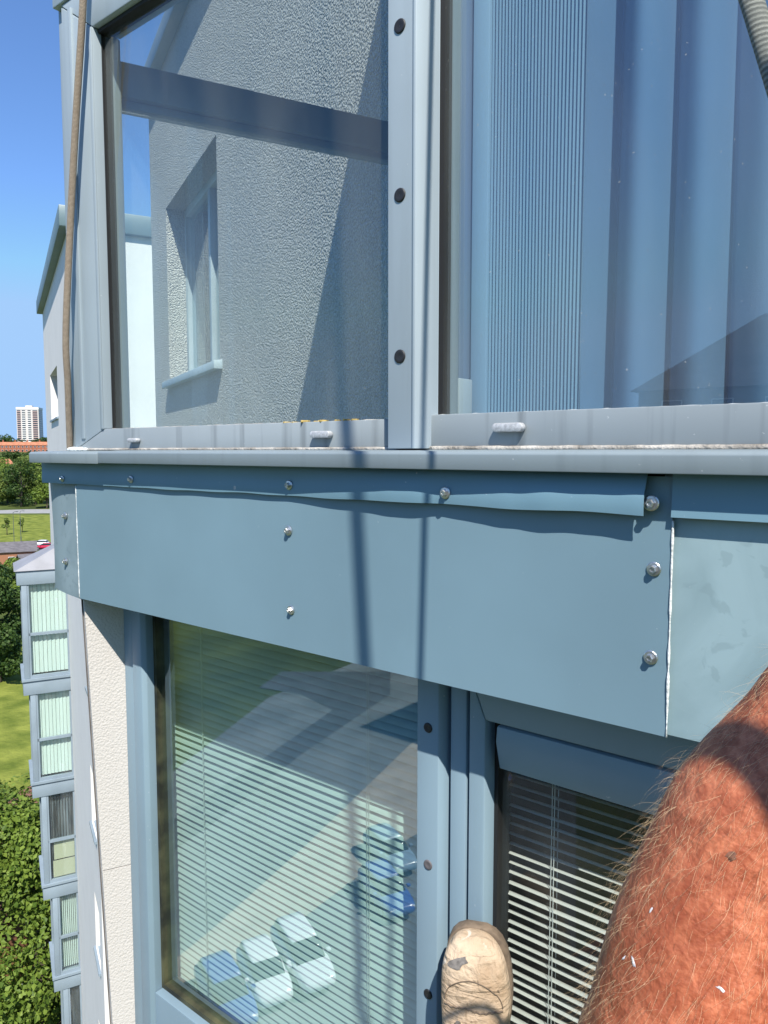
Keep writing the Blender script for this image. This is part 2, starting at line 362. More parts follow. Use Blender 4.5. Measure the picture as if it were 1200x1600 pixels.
# foam and sealant crumbs at the glazing line, sealant along ledge
mb = MB(); rr = random.Random(3)
for px in (440, 452, 487, 492, 496, 533, 545, 520, 470):
    x = UX(px, YU, 658); w = rr.uniform(0.004, 0.014)
    mb = MB(); a_ = rr.uniform(-.004,.004)
    mb.prism([(x,YUG-0.022+a_,ZR-.001),(x+w*.6,YUG-0.026+a_,ZR-.001),(x+w,YUG-0.016,ZR-.001),(x+w*.7,YUG-0.006,ZR-.001),(x+w*.1,YUG-0.008,ZR-.001)], (w*.1,0,rr.uniform(0.002,0.0045))); mb.build('foam_crumb', m_foam, win, bevel=0.001)
def bead(pts, r, name, m, par, seed=1, n=7, j=0.35):
    rr = random.Random(seed); P = []; RR = []
    for a, b_ in zip(pts[:-1], pts[1:]):
        a, b_ = Vector(a), Vector(b_); k = max(2, int((b_-a).length/0.012))
        for i in range(k): P.append(a.lerp(b_, i/k)); RR.append(r*(1+rr.uniform(-j, j)))
    P.append(Vector(pts[-1])); RR.append(r); q = MB(); q.tube(P, RR, n); return q.build(name, m, par, smooth=True)
bead([(XL+0.0, YU-0.001, 0.004), (xm0, YU-0.001, 0.004)], 0.0030, 'sealant_bead', m_sealdirty, win, 4, j=0.12)
bead([(xm1, YU-0.006, 0.004), (XR, YU-0.006, 0.005)], 0.0038, 'sealant_bead', m_sealdirty, win, 5, j=0.12)
bead([(xg0, YUG-0.006, ZR), (xm0, YUG-0.006, ZR)], 0.0013, 'sealant_bead', m_sealdirty, win, 6, j=0.6)
bead([(xs2, YUG-0.008, ZR+0.004), (XR, YUG-0.008, ZR+0.004)], 0.0011, 'sealant_bead', m_seal, win, 8)
mb = MB()
for i in range(7):
    x = XL - 0.012 + i*0.011
    q = bmesh.new(); bmesh.ops.create_icosphere(q, subdivisions=2, radius=rr.uniform(0.006,0.010), matrix=Matrix.Translation((x, YU-0.008+rr.uniform(-.004,.004), 0.004)) @ Matrix.Diagonal((1.3,1,0.7,1)))
    mb.add([v.co for v in q.verts], [[v.index for v in f.verts] for f in q.faces]); q.free()
mb.build('sealant_lump', m_seal, win, smooth=True)
# drain caps on the rails
def drain(px, py, y, s):
    p = U(px, py, y); q = MB(); n = 10; L_, hgt, dp = 0.022*s, 0.0075*s, 0.013
    ring = []
    for i in range(n+1): a = R(90+180*i/n); ring.append((p.x - L_ + hgt*math.cos(a), p.z + hgt*math.sin(a)))
    for i in range(n+1): a = R(-90+180*i/n); ring.append((p.x + L_ + hgt*math.cos(a), p.z + hgt*math.sin(a)))
    q.prism([(x, y, z) for x, z in ring], (0, -dp, 0)); return q.build('drain_cap', m_capm, win, bevel=0.003)
drain(213, 688, YU+0.001, 0.62); drain(506, 679, YU+0.001, 0.8); drain(798, 668, YU-0.004, 0.85)
# plugged fixing holes
def plug(px, py, y, r, par, m=m_plug):
    p = U(px, py, y); q = MB(); n = 18
    prof = [(r, 0.0005), (r, -0.0012), (r*0.86, -0.0022), (r*0.5, -0.0012), (0.0003, -0.001)]
    vs = [(p.x + a*math.cos(2*math.pi*i/n), y + d, p.z + a*math.sin(2*math.pi*i/n)) for a, d in prof for i in range(n)]
    fs = [(k*n+i, (k+1)*n+i, (k+1)*n+(i+1) % n, k*n+(i+1) % n) for k in range(len(prof)-1) for i in range(n)]
    q.add(vs, fs); return q.build('hole_plug', m, par, smooth=True)
for py in (41, 305, 557): plug(625, py, YUM, 0.0105, win)
# side glazing of the bay
ZB2 = 1.46
mb = MB()
def sbox(w0, w1, z0, z1, d0=-0.03, d1=0.03): mb.obox(Sp(w0, z0, d0), E_*(w1-w0), M_*(d1-d0), ZV*(z1-z0))
sbox(0.03, wS, 0.0, 0.05); sbox(0.03, wS, ZB2-0.08, ZB2); sbox(wS-0.05, wS-0.002, 0.05, ZB2-0.08); sbox(0.03, 0.085, 0.05, ZB2-0.08)
mb.build('side_frame', m_lframe, win, bevel=0.003)
mb = MB(); sbox(0.086, wS-0.051, 0.845, 0.925, -0.035, 0.032); sbox(0.086, wS-0.051, 0.825, 0.844, -0.02, 0.02); mb.build('side_transom', m_lframe, win, bevel=0.003)
mb = MB(); sbox(0.086, wS-0.051, 0.051, 0.824, -0.004, 0.004); sbox(0.086, wS-0.051, 0.926, ZB2-0.081, -0.004, 0.004); mb.build('side_pane', m_glass_l, win)
# bay floor, ceiling, fascia, roof, room
cW = Sp(wS, 0)
poly = [Vector((XL+0.03, YU+0.075, 0)), Vector((XR, YU+0.075, 0)), Vector((XR, 4.6, 0)), Vector((cW.x, 4.6, 0)), cW]
mb = MB(); mb.prism([p + ZV*-0.02 for p in poly], (0,0,-0.22)); mb.build('bay_floor', m_int, win)
mb = MB(); mb.prism([p + ZV*(ZB2+0.001) for p in poly], (0,0,0.15)); mb.build('bay_ceiling', m_int, win)
mb = MB(); mb.box(XL-0.03, xm0-0.001, YU-0.005, YU+0.05, ZH+0.094, 1.66); mb.build('head_fascia', m_frame, win, bevel=0.003)
mb = MB(); mb.box(xm1+0.001, XR, YU-0.005, YU+0.05, ZH2, 1.66); mb.build('head_fascia', m_frame, win, bevel=0.003)
mb = MB(); a = Vector((XL-0.06,YU-0.05,1.70)); b_ = Vector((XR,YU-0.05,1.70)); c = Vector((XR,2.6,2.15)); d_ = Wp(-0.1,2.15,0.0)
mb.add([a,b_,c,d_,a-ZV*0.09,b_-ZV*0.09,c-ZV*0.09,d_-ZV*0.09],[(0,1,2,3),(7,6,5,4),(0,4,5,1),(1,5,6,2),(2,6,7,3),(3,7,4,0)]); mb.build('bay_roof', m_far_clad, win)
room = MB(); room.box(cW.x-0.1, XR+0.1, 4.6, 4.7, -0.02, ZB2); room.box(cW.x-0.12, cW.x-0.02, cW.y+0.3, 4.6, -0.02, ZB2); room.box(XR, XR+0.1, YU+0.08, 4.6, -0.02, ZB2)
room.build('room_wall', m_int, win)
mb = MB(); mb.box(UX(692,1.1), UX(716,1.1), 1.09, 1.15, -0.019, ZB2-0.001); mb.build('inner_jamb', mat('inner_jamb_blue', (0.20,0.26,0.36), 0.6), win, bevel=0.004)
mb = MB(); p = U(724, 620, 1.08); mb.box(p.x-0.006, p.x+0.006, 1.06, 1.10, 0.0, p.z+0.03); mb.build('inner_stop', mat('inner_stop_grey', (0.45,0.5,0.52), 0.6), win, bevel=0.003)

# ---- spandrel cladding
span = empty('spandrel_cladding'); span.parent = bld; span.matrix_parent_inverse = bld.matrix_basis.inverted()
def bolt(px, py, y, s=1.0):
    p = U(px, py, y); q = MB(); n = 20; t = random.uniform(0, 1)
    rw = 0.0088*s
    def ring(r, d, n, ph=0): return [(p.x + r*math.cos(2*math.pi*(i/n)+ph), y - d, p.z + r*math.sin(2*math.pi*(i/n)+ph)) for i in range(n)]
    vs = ring(rw,0.0,n)+ring(rw,0.0016,n)+ring(rw*0.88,0.0024,n)+ring(rw*0.62,0.0026,n)
    fs = [(k*n+i, k*n+(i+1)%n, (k+1)*n+(i+1)%n, (k+1)*n+i) for k in range(3) for i in range(n)]+[tuple(range(3*n,4*n))]
    q.add(vs, fs)
    vs = ring(0.0050*s,0.0024,6,t)+ring(0.0050*s,0.0070*s,6,t)+ring(0.0040*s,0.0082*s,6,t)+ring(0.0026*s,0.0082*s,6,t)+ring(0.0022*s,0.0070*s,6,t)
    fs = [(k*6+i, k*6+(i+1)%6, (k+1)*6+(i+1)%6, (k+1)*6+i) for k in range(4) for i in range(6)]+[tuple(range(24,30))]
    q.add(vs, fs); return q
def bolts(lst, par):
    for px, py, y, s in lst: bolt(px, py, y, s).build('bolt', m_zinc, par)
xpl, xpr = UX(117, YS), UX(1051, YS, 800); xpr2 = UX(1038, YS, 1155)
def sheet(fn, nu, nv, th, name, m, par):
    q = MB(); q.grid(lambda u, v: fn(u, v), nu, nv)
    q.grid(lambda u, v: Vector(fn(1-u, v)) + Vector((0, th, 0)), nu, nv)
    n1 = nu+1; o = n1*(nv+1)
    for i in range(nu):
        q.f.append((i+1, i, o+nu-i, o+nu-i-1)); q.mi.append(0)
        t0 = nv*n1; q.f.append((t0+i, t0+i+1, o+t0+nu-i-1, o+t0+nu-i)); q.mi.append(0)
    for j in range(nv):
        q.f.append((j*n1, (j+1)*n1, o+(j+1)*n1+nu, o+j*n1+nu)); q.mi.append(0)
        q.f.append(((j+1)*n1+nu, j*n1+nu, o+j*n1, o+(j+1)*n1)); q.mi.append(0)
    o = q.build(name, m, par, smooth=True); o.data.set_sharp_from_angle(angle=R(40)); return o
def wob(x, z, s, a): return a*noise.noise(Vector((x*s, z*s, s)))
pm = sheet(lambda u, v: (xpl+(xpr-xpl)*u, YS + wob(u*1.6, v*.3, 2.2, 0.0016), ZPB+(-0.03-ZPB)*v), 60, 14, 0.003, 'cladding_panel', m_panel, span)
tag(pm, 'long smooth blue-grey cladding panel')
bolts([(451,829,YS,1.0),(455,953,YS,0.95),(1022,889,YS,1.0),(1017,1027,YS,1.0)], pm)
pr_ = sheet(lambda u, v: (xpr-0.012+(XR-xpr+0.012)*u, YS+0.0045 + wob(u*2+5, v*.3, 2.2, 0.0012), ZPB+0.002+(-0.03-ZPB)*v), 40, 14, 0.003, 'cladding_panel', m_panel2, span)
tag(pr_, 'chalky, smudged blue-grey cladding panel')
# corner piece
ca, cb = U(66, 728, YS+0.003), U(79, 919, YS+0.006)
def cornerf(u, v):
    x0 = cb.x + (ca.x-cb.x)*v; zb = cb.z + (UZ(118, 936, YS)-cb.z)*u
    y = YS + 0.006 + 0.020*(1-u)**3*0.6 + 0.004*math.sin(v*3.1)*(1-u)
    return (x0 + (xpl+0.004-x0)*u, y, zb + (-0.03-zb)*v)
m_corner = coat('corner_coat', (0.185, 0.255, 0.290), 0.5, 0.42, chalk=0.6)
pc = sheet(cornerf, 12, 16, 0.002, 'corner_panel', m_corner, span)
bolts([(102,806,YS+0.006,0.95),(103,877,YS+0.006,0.95)], pc)
# top flashing strip, peeling off between its bolts
xsl, xsr = UX(66, YST, 740), UX(1012, YST, 790)
bx = [UX(p, YST, 765) for p in (98, 205, 452, 696, 1018)]
def stripf(u, v):
    x = xsl + (xsr-xsl)*u
    lift = 0.0012 + 0.0010*noise.noise(Vector((x*5, 7, 0)))
    if x > bx[2]:
        t = (x-bx[2])/(xsr-bx[2])
        lift += 0.0128*t**0.75*(1 - 0.35*math.exp(-((x-bx[3])/0.03)**2)) + 0.0016*t*noise.noise(Vector((x*26,0,0))) + 0.0022*math.sin(math.pi*t)*noise.noise(Vector((x*8,3,0)))
    k = min(1.0, max(0.0, 1-v)*1.9)
    zb = ZSB + 0.0025*noise.noise(Vector((x*9, 3, 0)))
    return (x, YST - lift*k - 0.0006*math.sin(v*9), zb + (ZLB+0.004-zb)*v)
ps = sheet(stripf, 150, 8, 0.0012, 'flashing_strip', m_strip, span)
def sy(px, py): x = UX(px, YST, py); z = UZ(px, py, YST); return stripf((x-xsl)/(xsr-xsl), min(1, max(0, (z-ZSB)/(ZLB-ZSB))))[1]
bolts([(98,748,sy(98,748)-.0005,0.8),(205,749,sy(205,749)-.0005,0.9),(452,758,sy(452,758)-.0005,0.95),(696,770,sy(696,770)-.0008,1.0),(1018,786,YST-0.006,1.08)], ps)
q = MB(); p = U(368,762,YST); q.tube([(p.x,YST-0.002,p.z),(p.x,YST+0.002,p.z)], 0.0036, 10); q.build('rivet', m_capm, ps)
ps2 = sheet(lambda u, v: (xpr+0.001+(XR-xpr)*u, YST-0.002-0.004*max(0,1-v/.5)*(0.6+0.4*u), -0.0755-0.002+(0.0755+ZLB+0.006)*v), 20, 6, 0.0012, 'flashing_strip', m_strip, span)
bead([(xpr+0.001, YS-0.0005, -0.082), (xpr2*0.0+xpr+0.001, YS-0.0005, ZPB)], 0.0014, 'sealant_bead', m_seal, span, 11, j=0.5)
bead([(xpl-0.0012, YS+0.0006, -0.079), (xpl-0.0012, YS+0.0006, ZPB)], 0.0019, 'sealant_bead', m_seal, span, 12, j=0.4)
mb = MB(); mb.box(xsl+0.09, XR, YS+0.012, YL+0.1, ZPB+0.012, ZLB); mb.build('spandrel_core', m_dark, span)
mb = MB(); mb.box(xpl-0.02, XR, YS+0.0095, YL+0.10, ZPB+0.004, ZPB+0.011); mb.build('soffit', m_lframe, span)

# ---- lower bay
low = empty('lower_window'); low.parent = bld; low.matrix_parent_inverse = bld.matrix_basis.inverted()
tag(low, 'lower bay window under the cladding band')
xa, xa2, xb = UX(192, YL, 950), UX(208, YL, 960), UX(225, YL, 965)
ZWB = UZ(268, 1572, YL)
zt = ZPB + 0.0035
mb = MB(); mb.box(xa, xa2, YL, YL+0.06, -1.75, zt); mb.build('jamb', m_lframe, low, bevel=0.003)
mb = MB(); mb.prism([(xa2+0.0008,YL-0.006,0),(xb-0.008,YL-0.006,0),(xb,YL+0.004,0),(xb,YL+0.06,0),(xa2+0.0008,YL+0.06,0)], (0,0,1)); 
for i, v in enumerate(mb.v): mb.v[i] = (v[0], v[1], zt if v[2] > .5 else -1.75)
mb.build('jamb', m_lframe, low, bevel=0.002)
xc0, xc1 = UX(652, YLM, 1080), UX(690, YLM, 1080)
mb = MB(); mb.box(xb+0.001, xc0-0.001, YL+0.002, YL+0.055, -1.75, ZWB); mb.build('window_sill', m_lframe, low, bevel=0.003)
mb = MB(); mb.box(xb, xb+0.010, YLG-0.012, YLG+0.03, ZWB, zt); mb.box(xb+0.0101, xc0, YLG-0.012, YLG+0.03, ZWB, ZWB+0.012); mb.box(xb, xc0, YLG-0.015, YLG+0.03, zt-0.012, zt); mb.build('gasket', mat('gasket_olive_reflection', (0.03,0.032,0.02), 0.6, var=0.6, vscale=14, col2=(0.10,0.10,0.05)), low)  # olive blotches paint in a reflection along the pane edge
mb = MB(); mb.box(xb+0.0005, xc0+0.02, YLG, YLG+0.006, ZWB+0.004, zt-0.002); mb.build('glass_pane', m_glass_lo, low)
mb = MB(); mb.prism([(xc0,YLM,0),(xc1-0.006,YLM,0),(xc1,YLM+0.012,0),(xc1,YL+0.08,0),(xc0,YL+0.08,0)], (0,0,1))
def zspan(mb, z0, z1):
    for i, v in enumerate(mb.v): mb.v[i] = (v[0], v[1], z1 if v[2] > .5 else z0)
zspan(mb, -1.75, zt); mb.build('mullion', m_lframe, low, bevel=0.0015)
for py in (1137, 1351, 1553): plug(669, py, YLM, 0.0085, low, m_plug if py != 1351 else mat('rubber_plug_grey', (0.12,0.11,0.115), 0.6))
xd0, xd1 = UX(704, YL, 1100), UX(729, YL, 1100); xe0, xe1 = UX(735, YL, 1100), UX(760, YL, 1140)
mb = MB(); mb.box(xc1, xe1, YL+0.045, YL+0.08, -1.75, zt); mb.build('gasket', m_dark, low)
mb = MB(); mb.box(xd0, xd1, YL, YL+0.05, -1.75, zt); mb.build('frame_post', m_lframe, low, bevel=0.003)
zr1 = UZ(768, 1128, YL)
mb = MB(); mb.prism([(xe0,YL-0.004,-1.75),(xe1,YL-0.004,-1.75),(xe1,YL-0.004,zr1),(xe0,YL-0.004,zt-0.012)], (0,0.05,0)); mb.build('sash_stile', m_lframe, low, bevel=0.004)
mb = MB(); mb.prism([(xe0,YL-0.004,zt-0.0115),(xe1,YL-0.004,zr1+0.0005),(XR,YL-0.004,zr1+0.0005),(XR,YL-0.004,zt-0.0115)], (0,0.05,0)); mb.build('sash_head', m_lframe, low, bevel=0.004)
za, zb_ = UZ(777, 1146, YL+0.01), UZ(777, 1203, YL+0.005); xf = UX(775, YL, 1150)
mb = MB(); mb.prism([(xf,YL+0.030,zr1-0.002),(xf,YL+0.002,zr1-0.006),(xf,YL-0.001,za-0.01),(xf,YL+0.012,zb_),(xf,YL+0.03,zb_)], (XR-xf,0,0)); mb.build('vent_canopy', m_lframe, low, bevel=0.002)
mb = MB(); mb.box(xe1, xe1+0.007, YLG-0.008, YLG+0.03, -1.75, zr1); mb.build('gasket', m_dark, low)
mb = MB(); mb.box(xe1+0.0005, XR, YLG, YLG+0.006, -1.75, zr1-0.004); mb.build('glass_pane', glass('dark_side_glazing', (0.90,0.92,0.91), 0.022, 0.3, 0.015), low)
# small blue catch under the canopy
q = bmesh.new(); p = U(788, 1212, YLG+0.03); bmesh.ops.create_uvsphere(q, u_segments=14, v_segments=8, radius=0.011, matrix=Matrix.Translation(p) @ Matrix.Diagonal((1.3,0.7,0.8,1)))
me = bpy.data.meshes.new('window_catch'); q.to_mesh(me); q.free(); link('window_catch', me, mat('blue_plastic', (0.01,0.06,0.35), 0.15), low, smooth=True)
# lower room
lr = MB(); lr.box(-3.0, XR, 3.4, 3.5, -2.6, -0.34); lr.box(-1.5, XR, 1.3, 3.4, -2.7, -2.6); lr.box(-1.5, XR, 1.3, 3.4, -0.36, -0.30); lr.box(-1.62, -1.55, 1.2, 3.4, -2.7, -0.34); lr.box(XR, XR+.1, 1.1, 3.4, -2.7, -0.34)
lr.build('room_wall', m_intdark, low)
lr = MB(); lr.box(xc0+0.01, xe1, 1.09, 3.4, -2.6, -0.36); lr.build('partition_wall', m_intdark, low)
# pier of white render beside the lower window
J = Vector((xa-0.001, YL, 0)); pn = Vector((E_.y, -E_.x, 0))
pA, pB = UPL(131, 934, J, pn), UPL(176, 1600, J, pn)
kt = (pB - pA) / (pB.z - pA.z)
def outer(z): return pA + kt*(z - pA.z)
zq = -1.9; mb = MB(); oT, oB = outer(zt), outer(zq); thk = M_*0.03
iT, iB = Vector((J.x, J.y, zt)), Vector((J.x, J.y, zq)); zj = UPL(182, 1356, J, pn).z
def pier(z1, z0):
    o1, o0 = outer(z1), outer(z0); i1 = Vector((J.x, J.y, z1)) + E_*0.05; i0 = Vector((J.x, J.y, z0)) + E_*0.05
    vs = [i1, o1, o0, i0] ; vs += [v + thk for v in vs]
    mb.add(vs, [(0,1,2,3),(7,6,5,4),(1,0,4,5),(2,1,5,6),(3,2,6,7),(0,3,7,4)])
pier(zt, zj+0.0012); pier(zj-0.0012, zq)
pier_o = mb.build('render_pier', m_render, bld)
mb = MB(); 
for k in range(24):
    z1 = zt - (zt-zq)*k/24; z0 = zt - (zt-zq)*(k+1)/24
    o1, o0 = outer(z1)+thk*1.02, outer(z0)+thk*1.02
    mb.add([o1 - E_*0.004, o0 - E_*0.004, o0 + M_*0.006, o1 + M_*0.006, o1 + E_*0.02, o0 + E_*0.02], [(0,1,2,3),(3,2,5,4)])
mb.build('corner_bead', mat('grey_bead', (0.38,0.36,0.35), 0.7, var=0.2, vscale=12), bld)
mb = MB(); mb.obox(Vector((J.x, J.y+0.06, -24)) + M_*0.004, E_*1.05, M_*0.03, ZV*(24+zt)); mb.build('bay_side_wall', m_render, bld)
# storeys below, out of the picture
mb = MB(); mb.box(xa, XR, YL+0.03, YL+0.12, -2.25, -1.755); mb.build('cladding_panel', m_panel, bld)
mb = MB(); mb.box(xa, XR, YL+0.12, YL+0.2, -24, -2.25); mb.build('facade_wall', m_render, bld)

# ================================================================== blinds and curtains
m_slat = mat('blind_slat', (0.67, 0.73, 0.71), 0.45)
m_slat2 = mat('blind_slat_white', (0.72, 0.73, 0.70), 0.4)
m_cord = mat('blind_cord', (0.72, 0.76, 0.74), 0.7)
def venetian(x0, x1, y, ztop, zbot, pitch, wdt, tilt, label, m, cords, seed, sag=0.0):
    rr = random.Random(seed)
    t = empty('venetian_blind', ((x0+x1)/2, y, ztop)); tag(t, label, 'blind')
    L_ = (x1-x0)/2; q = MB(); nn = 4
    def prof(k): a = -0.5 + k/nn; return a*wdt, -0.0016*(1-4*a*a)*-1
    vs = [(sx*L_, prof(k)[0], prof(k)[1]) for sx in (-1, 1) for k in range(nn+1)]
    q.add(vs, [(k, k+1, nn+2+k, nn+1+k) for k in range(nn)])
    q.add([(a, b_, c-0.0005) for a, b_, c in vs], [(nn+1+k, nn+2+k, k+1, k) for k in range(nn)])
    me = q.mesh('slat'); me.materials.append(m); me.polygons.foreach_set('use_smooth', [True]*len(me.polygons))
    n = int((ztop-zbot)/pitch)
    for i in range(n):
        o = bpy.data.objects.new('slat', me); COL.objects.link(o); o.parent = t
        o.location = (rr.uniform(-.0012,.0012), rr.uniform(-.0006,.0006), -0.012 - i*pitch + rr.uniform(-.0006,.0006))
        o.rotation_euler = (tilt + rr.uniform(-.05,.05), rr.uniform(-.0012,.0012), rr.uniform(-.003,.003))
    q = MB(); q.box(-L_, L_, -0.013, 0.013, -0.004, 0.018); q.build('head_rail', m, None).parent = t
    q = MB(); q.box(-L_, L_, -0.011, 0.011, -n*pitch-0.024, -n*pitch-0.010); q.build('bottom_rail', m, None, bevel=0.003).parent = t
    for c in cords:
        q = MB()
        for dx, dy in ((0, -wdt*0.55), (0.004, -wdt*0.56), (0.002, wdt*0.5)):
            q.tube([(c+dx, dy, 0), (c+dx+rr.uniform(-.002,.002), dy, -n*pitch*0.5), (c+dx, dy, -n*pitch-0.012)], 0.0007, 5)
        q.build('ladder_cord', m_cord, None).parent = t
    return t
YB = 1.095
bx0, bx1 = UX(262, YB, 980), UX(668, YB, 1060); bm_ = (bx0+bx1)/2
venetian(bx0, bx1, YB, zt-0.004, UZ(272, 1568, YB)+0.015, 0.0172, 0.0166, R(43), 'pale green venetian blind, nearly closed, in the lower left window', m_slat,
         (UX(318, YB, 1000)-bm_, UX(578, YB, 1060)-bm_), 1)
YB2 = 1.085
cx0, cx1 = UX(797, YB2, 1300), XR-0.1; cm_ = (cx0+cx1)/2
venetian(cx0, cx1, YB2, zr1-0.02, -1.7, 0.0172, 0.0165, R(-15), 'open white venetian blind in the lower right window beside the boot', m_slat2,
         (UX(866, YB2, 1300)-cm_, UX(1150, YB2, 1300)-cm_), 2)
m_curt = mat('blue_curtain', (0.10, 0.19, 0.31), 0.85, var=0.07, vscale=3, bump=0.15, bscale=700)
m_pleat = mat('pleated_fabric', (0.24, 0.38, 0.50), 0.8)
YC = 1.13
pb0, pb1 = UX(735, YC), UX(903, YC)
t = empty('pleated_blind', ((pb0+pb1)/2, YC, -0.02)); tag(t, 'narrow pleated blind with fine vertical ribs beside the blue curtain', 'blind')
q = MB(); npl = 27
xs0 = pb0 + 0.035
def pleat(u, v): 
    k = u*npl*2; i = int(round(k)); return (pb0+0.035+(pb1-pb0-0.035)*u, YC + (0.010 if i % 2 else 0.0) + 0.002*math.sin(v*3+u*5), 0.0 + 1.45*v)
q.grid(pleat, npl*2, 6); o = q.build('pleated_fabric', m_pleat, t)
q = MB(); q.box(pb0, pb0+0.033, YC-0.004, YC+0.02, -0.018, 1.45); q.build('edge_stile', mat('edge_stile_blue', (0.30,0.45,0.58), 0.6), t, bevel=0.003)
ct = MB(); xq0, xq1 = UX(900, 1.17), 1.3
def curt(u, v):
    x = xq0 + (xq1-xq0)*u; z = -0.015 + 1.45*v
    g = x + 0.014*(1-v)*math.sin(9*x) 
    ph = 2*math.pi*g/0.085 + 1.1*math.sin(g*7.3) + 0.8*math.sin(g*17.0)
    amp = 0.020 + 0.010*math.sin(g*11+1) + 0.006*(1-v)
    return (x + 0.010*math.cos(ph), 1.19 + amp*math.sin(ph) + 0.004*math.sin(2*ph+v*2), z)
ct.grid(curt, 420, 10); cu = ct.build('curtain', m_curt, None, smooth=True)
tag(cu, 'blue curtain hanging in soft vertical folds behind the upper right pane', 'curtain')

# ================================================================== ropes
def rope_mat(name, c1, c2, sc):
    m = bpy.data.materials.new(name); m.use_nodes = True; t = m.node_tree; N = t.nodes; L = t.links
    b = N['Principled BSDF']; b.inputs['Roughness'].default_value = 0.85
    tc = N.new('ShaderNodeTexCoord')
    ck = N.new('ShaderNodeTexWave'); ck.inputs['Scale'].default_value = sc; ck.bands_direction = 'Z'; ck.inputs['Distortion'].default_value = 2.5; ck.inputs['Detail Scale'].default_value = 30
    L.new(tc.outputs['Object'], ck.inputs['Vector'])
    nz = N.new('ShaderNodeTexNoise'); nz.inputs['Scale'].default_value = 90; L.new(tc.outputs['Object'], nz.inputs['Vector'])
    ad = N.new('ShaderNodeMath'); ad.operation = 'MULTIPLY'; L.new(ck.outputs['Fac'], ad.inputs[0]); L.new(nz.outputs['Fac'], ad.inputs[1])
    rp = N.new('ShaderNodeValToRGB'); rp.color_ramp.elements[0].color = (*c1,1); rp.color_ramp.elements[1].color = (*c2,1); rp.color_ramp.elements[1].position = 0.6
    L.new(ad.outputs[0], rp.inputs[0]); L.new(rp.outputs[0], b.inputs['Base Color'])
    bp = N.new('ShaderNodeBump'); bp.inputs['Strength'].default_value = 0.8; bp.inputs['Distance'].default_value = 0.002
    L.new(ad.outputs[0], bp.inputs['Height']); L.new(bp.outputs[0], b.inputs['Normal'])
    return m
m_rope = rope_mat('braided_rope', (0.20,0.15,0.11), (0.50,0.42,0.32), 120)
m_rope2 = rope_mat('green_grey_rope', (0.14,0.15,0.13), (0.36,0.37,0.32), 120)
def smooth_path(P, k=10):
    P = [Vector(p) for p in P]; out = []
    for i in range(len(P)-1):
        a, b_, c, d_ = P[max(i-1,0)], P[i], P[i+1], P[min(i+2,len(P)-1)]
        for j in range(k):
            t = j/k; out.append(0.5*((2*b_) + (c-a)*t + (2*a-5*b_+4*c-d_)*t*t + (3*b_-a-3*c+d_)*t**3))
    out.append(P[-1]); return out
def rope(P, r, m, label, group=None):
    q = MB(); q.tube(smooth_path(P, 14), r, 12); o = q.build('rope', m, None, smooth=True)
    tag(o, label, 'rope', group); return o
YR = 0.925
rope([U(146,-420,YR), U(137,-200,YR), U(130,0,YR), U(119,180,YR), U(110,350,YR), U(103,520,YR-0.002), U(106,600,YR+0.01), U(109,690,YR+0.03), U(110,712,YR+0.035)], 0.0078, m_rope, 'frayed beige rope hanging down the corner post at the upper left')
# the two working ropes whose shadows fall on the cladding
def rope_line(sh, im=None, k=None):
    S0, S1 = U(*sh[0], YS), U(*sh[1], YS); n1 = (S1-S0).cross(sdir)
    if im:
        n2 = ray(*im[0]).cross(ray(*im[1])); d = n1.cross(n2).normalized()
        if d.z > 0: d = -d
        A = ray(*im[0]); P = A * (S0.dot(n1)/A.dot(n1)); return P, d
    P = S0 + sdir*k; return P, (S1-S0).normalized()
HAND = D(1500, 850, 0.36)
P1, d1 = rope_line(((664,790),(657,1040)), ((1174,0),(1204,95)))
rope([P1 - d1*2.6, P1 - d1*1.2, P1, P1 + d1*0.08, HAND, (0.22,0.20,-0.45)], 0.0045, m_rope2, 'pale green-grey rope crossing the upper right corner, close to the lens')
P2, d2 = rope_line(((557,790),(569,1030)), k=1.65)
rope([P2 - d2*2.6, P2 - d2*1.2, P2 - d2*0.3, P2 + d2*0.15, P2 + d2*0.6, P2 + d2*0.72, (0.24,0.10,0.30), (0.34,0.05,-0.45)], 0.0098, m_rope2, 'second working rope, out of view, its shadow falling on the cladding')

# ================================================================== GROUND
def rise(r):
    t = min(1, max(0, (r-340)/260)); a = t*t*(3-2*t)*23.0
    t = min(1, max(0, (r-650)/700)); return a + t*t*(3-2*t)*9.0
mb = MB(); rings = [0, 8, 20, 40, 70, 110, 160, 220, 290, 340, 380, 420, 460, 500, 540, 580, 620, 680, 760, 860, 1000, 1200, 1500, 2200, 4000, 9000]; NS = 72
vs = [(0,0,GZ)]; fs = []
for k, r in enumerate(rings[1:]):
    for i in range(NS):
        a = 2*math.pi*i/NS; vs.append((r*math.cos(a), r*math.sin(a), GZ + rise(r) + (noise.noise(Vector((r*.004*math.cos(a), r*.004*math.sin(a), 0)))*4 if r > 640 else 0)))
    b0 = 1 + k*NS; p0 = b0 - NS
    for i in range(NS):
        j = (i+1) % NS
        fs.append((0, b0+i, b0+j) if k == 0 else (p0+i, b0+i, b0+j, p0+j))
mb.add(vs, fs)
m_grass = mat('grass', (0.060,0.085,0.022), 0.95, var=0.25, vscale=0.11, col2=(0.11,0.14,0.035), bump=0.3, bscale=3, spec=0.1, detail=8)
gr = mb.build('ground', m_grass); tag(gr, kind='structure')
def GT(px, depth, up=0.0):              # a point on the terrain at that image column and distance
    d = ray(px, 705); d.z = 0; p = d * (depth / d.dot(FH)); r = p.length
    return Vector((p.x, p.y, GZ + rise(r) + up))
def flat(name, pts, m, dz, kind='structure'):
    q = MB(); q.prism([Vector((p.x, p.y, GZ+dz)) for p in pts], (0,0,-0.3)); o = q.build(name, m); tag(o, kind=kind); return o
m_asph = mat('asphalt', (0.075,0.085,0.10), 0.9, var=0.2, vscale=0.6, bump=0.2, bscale=20)
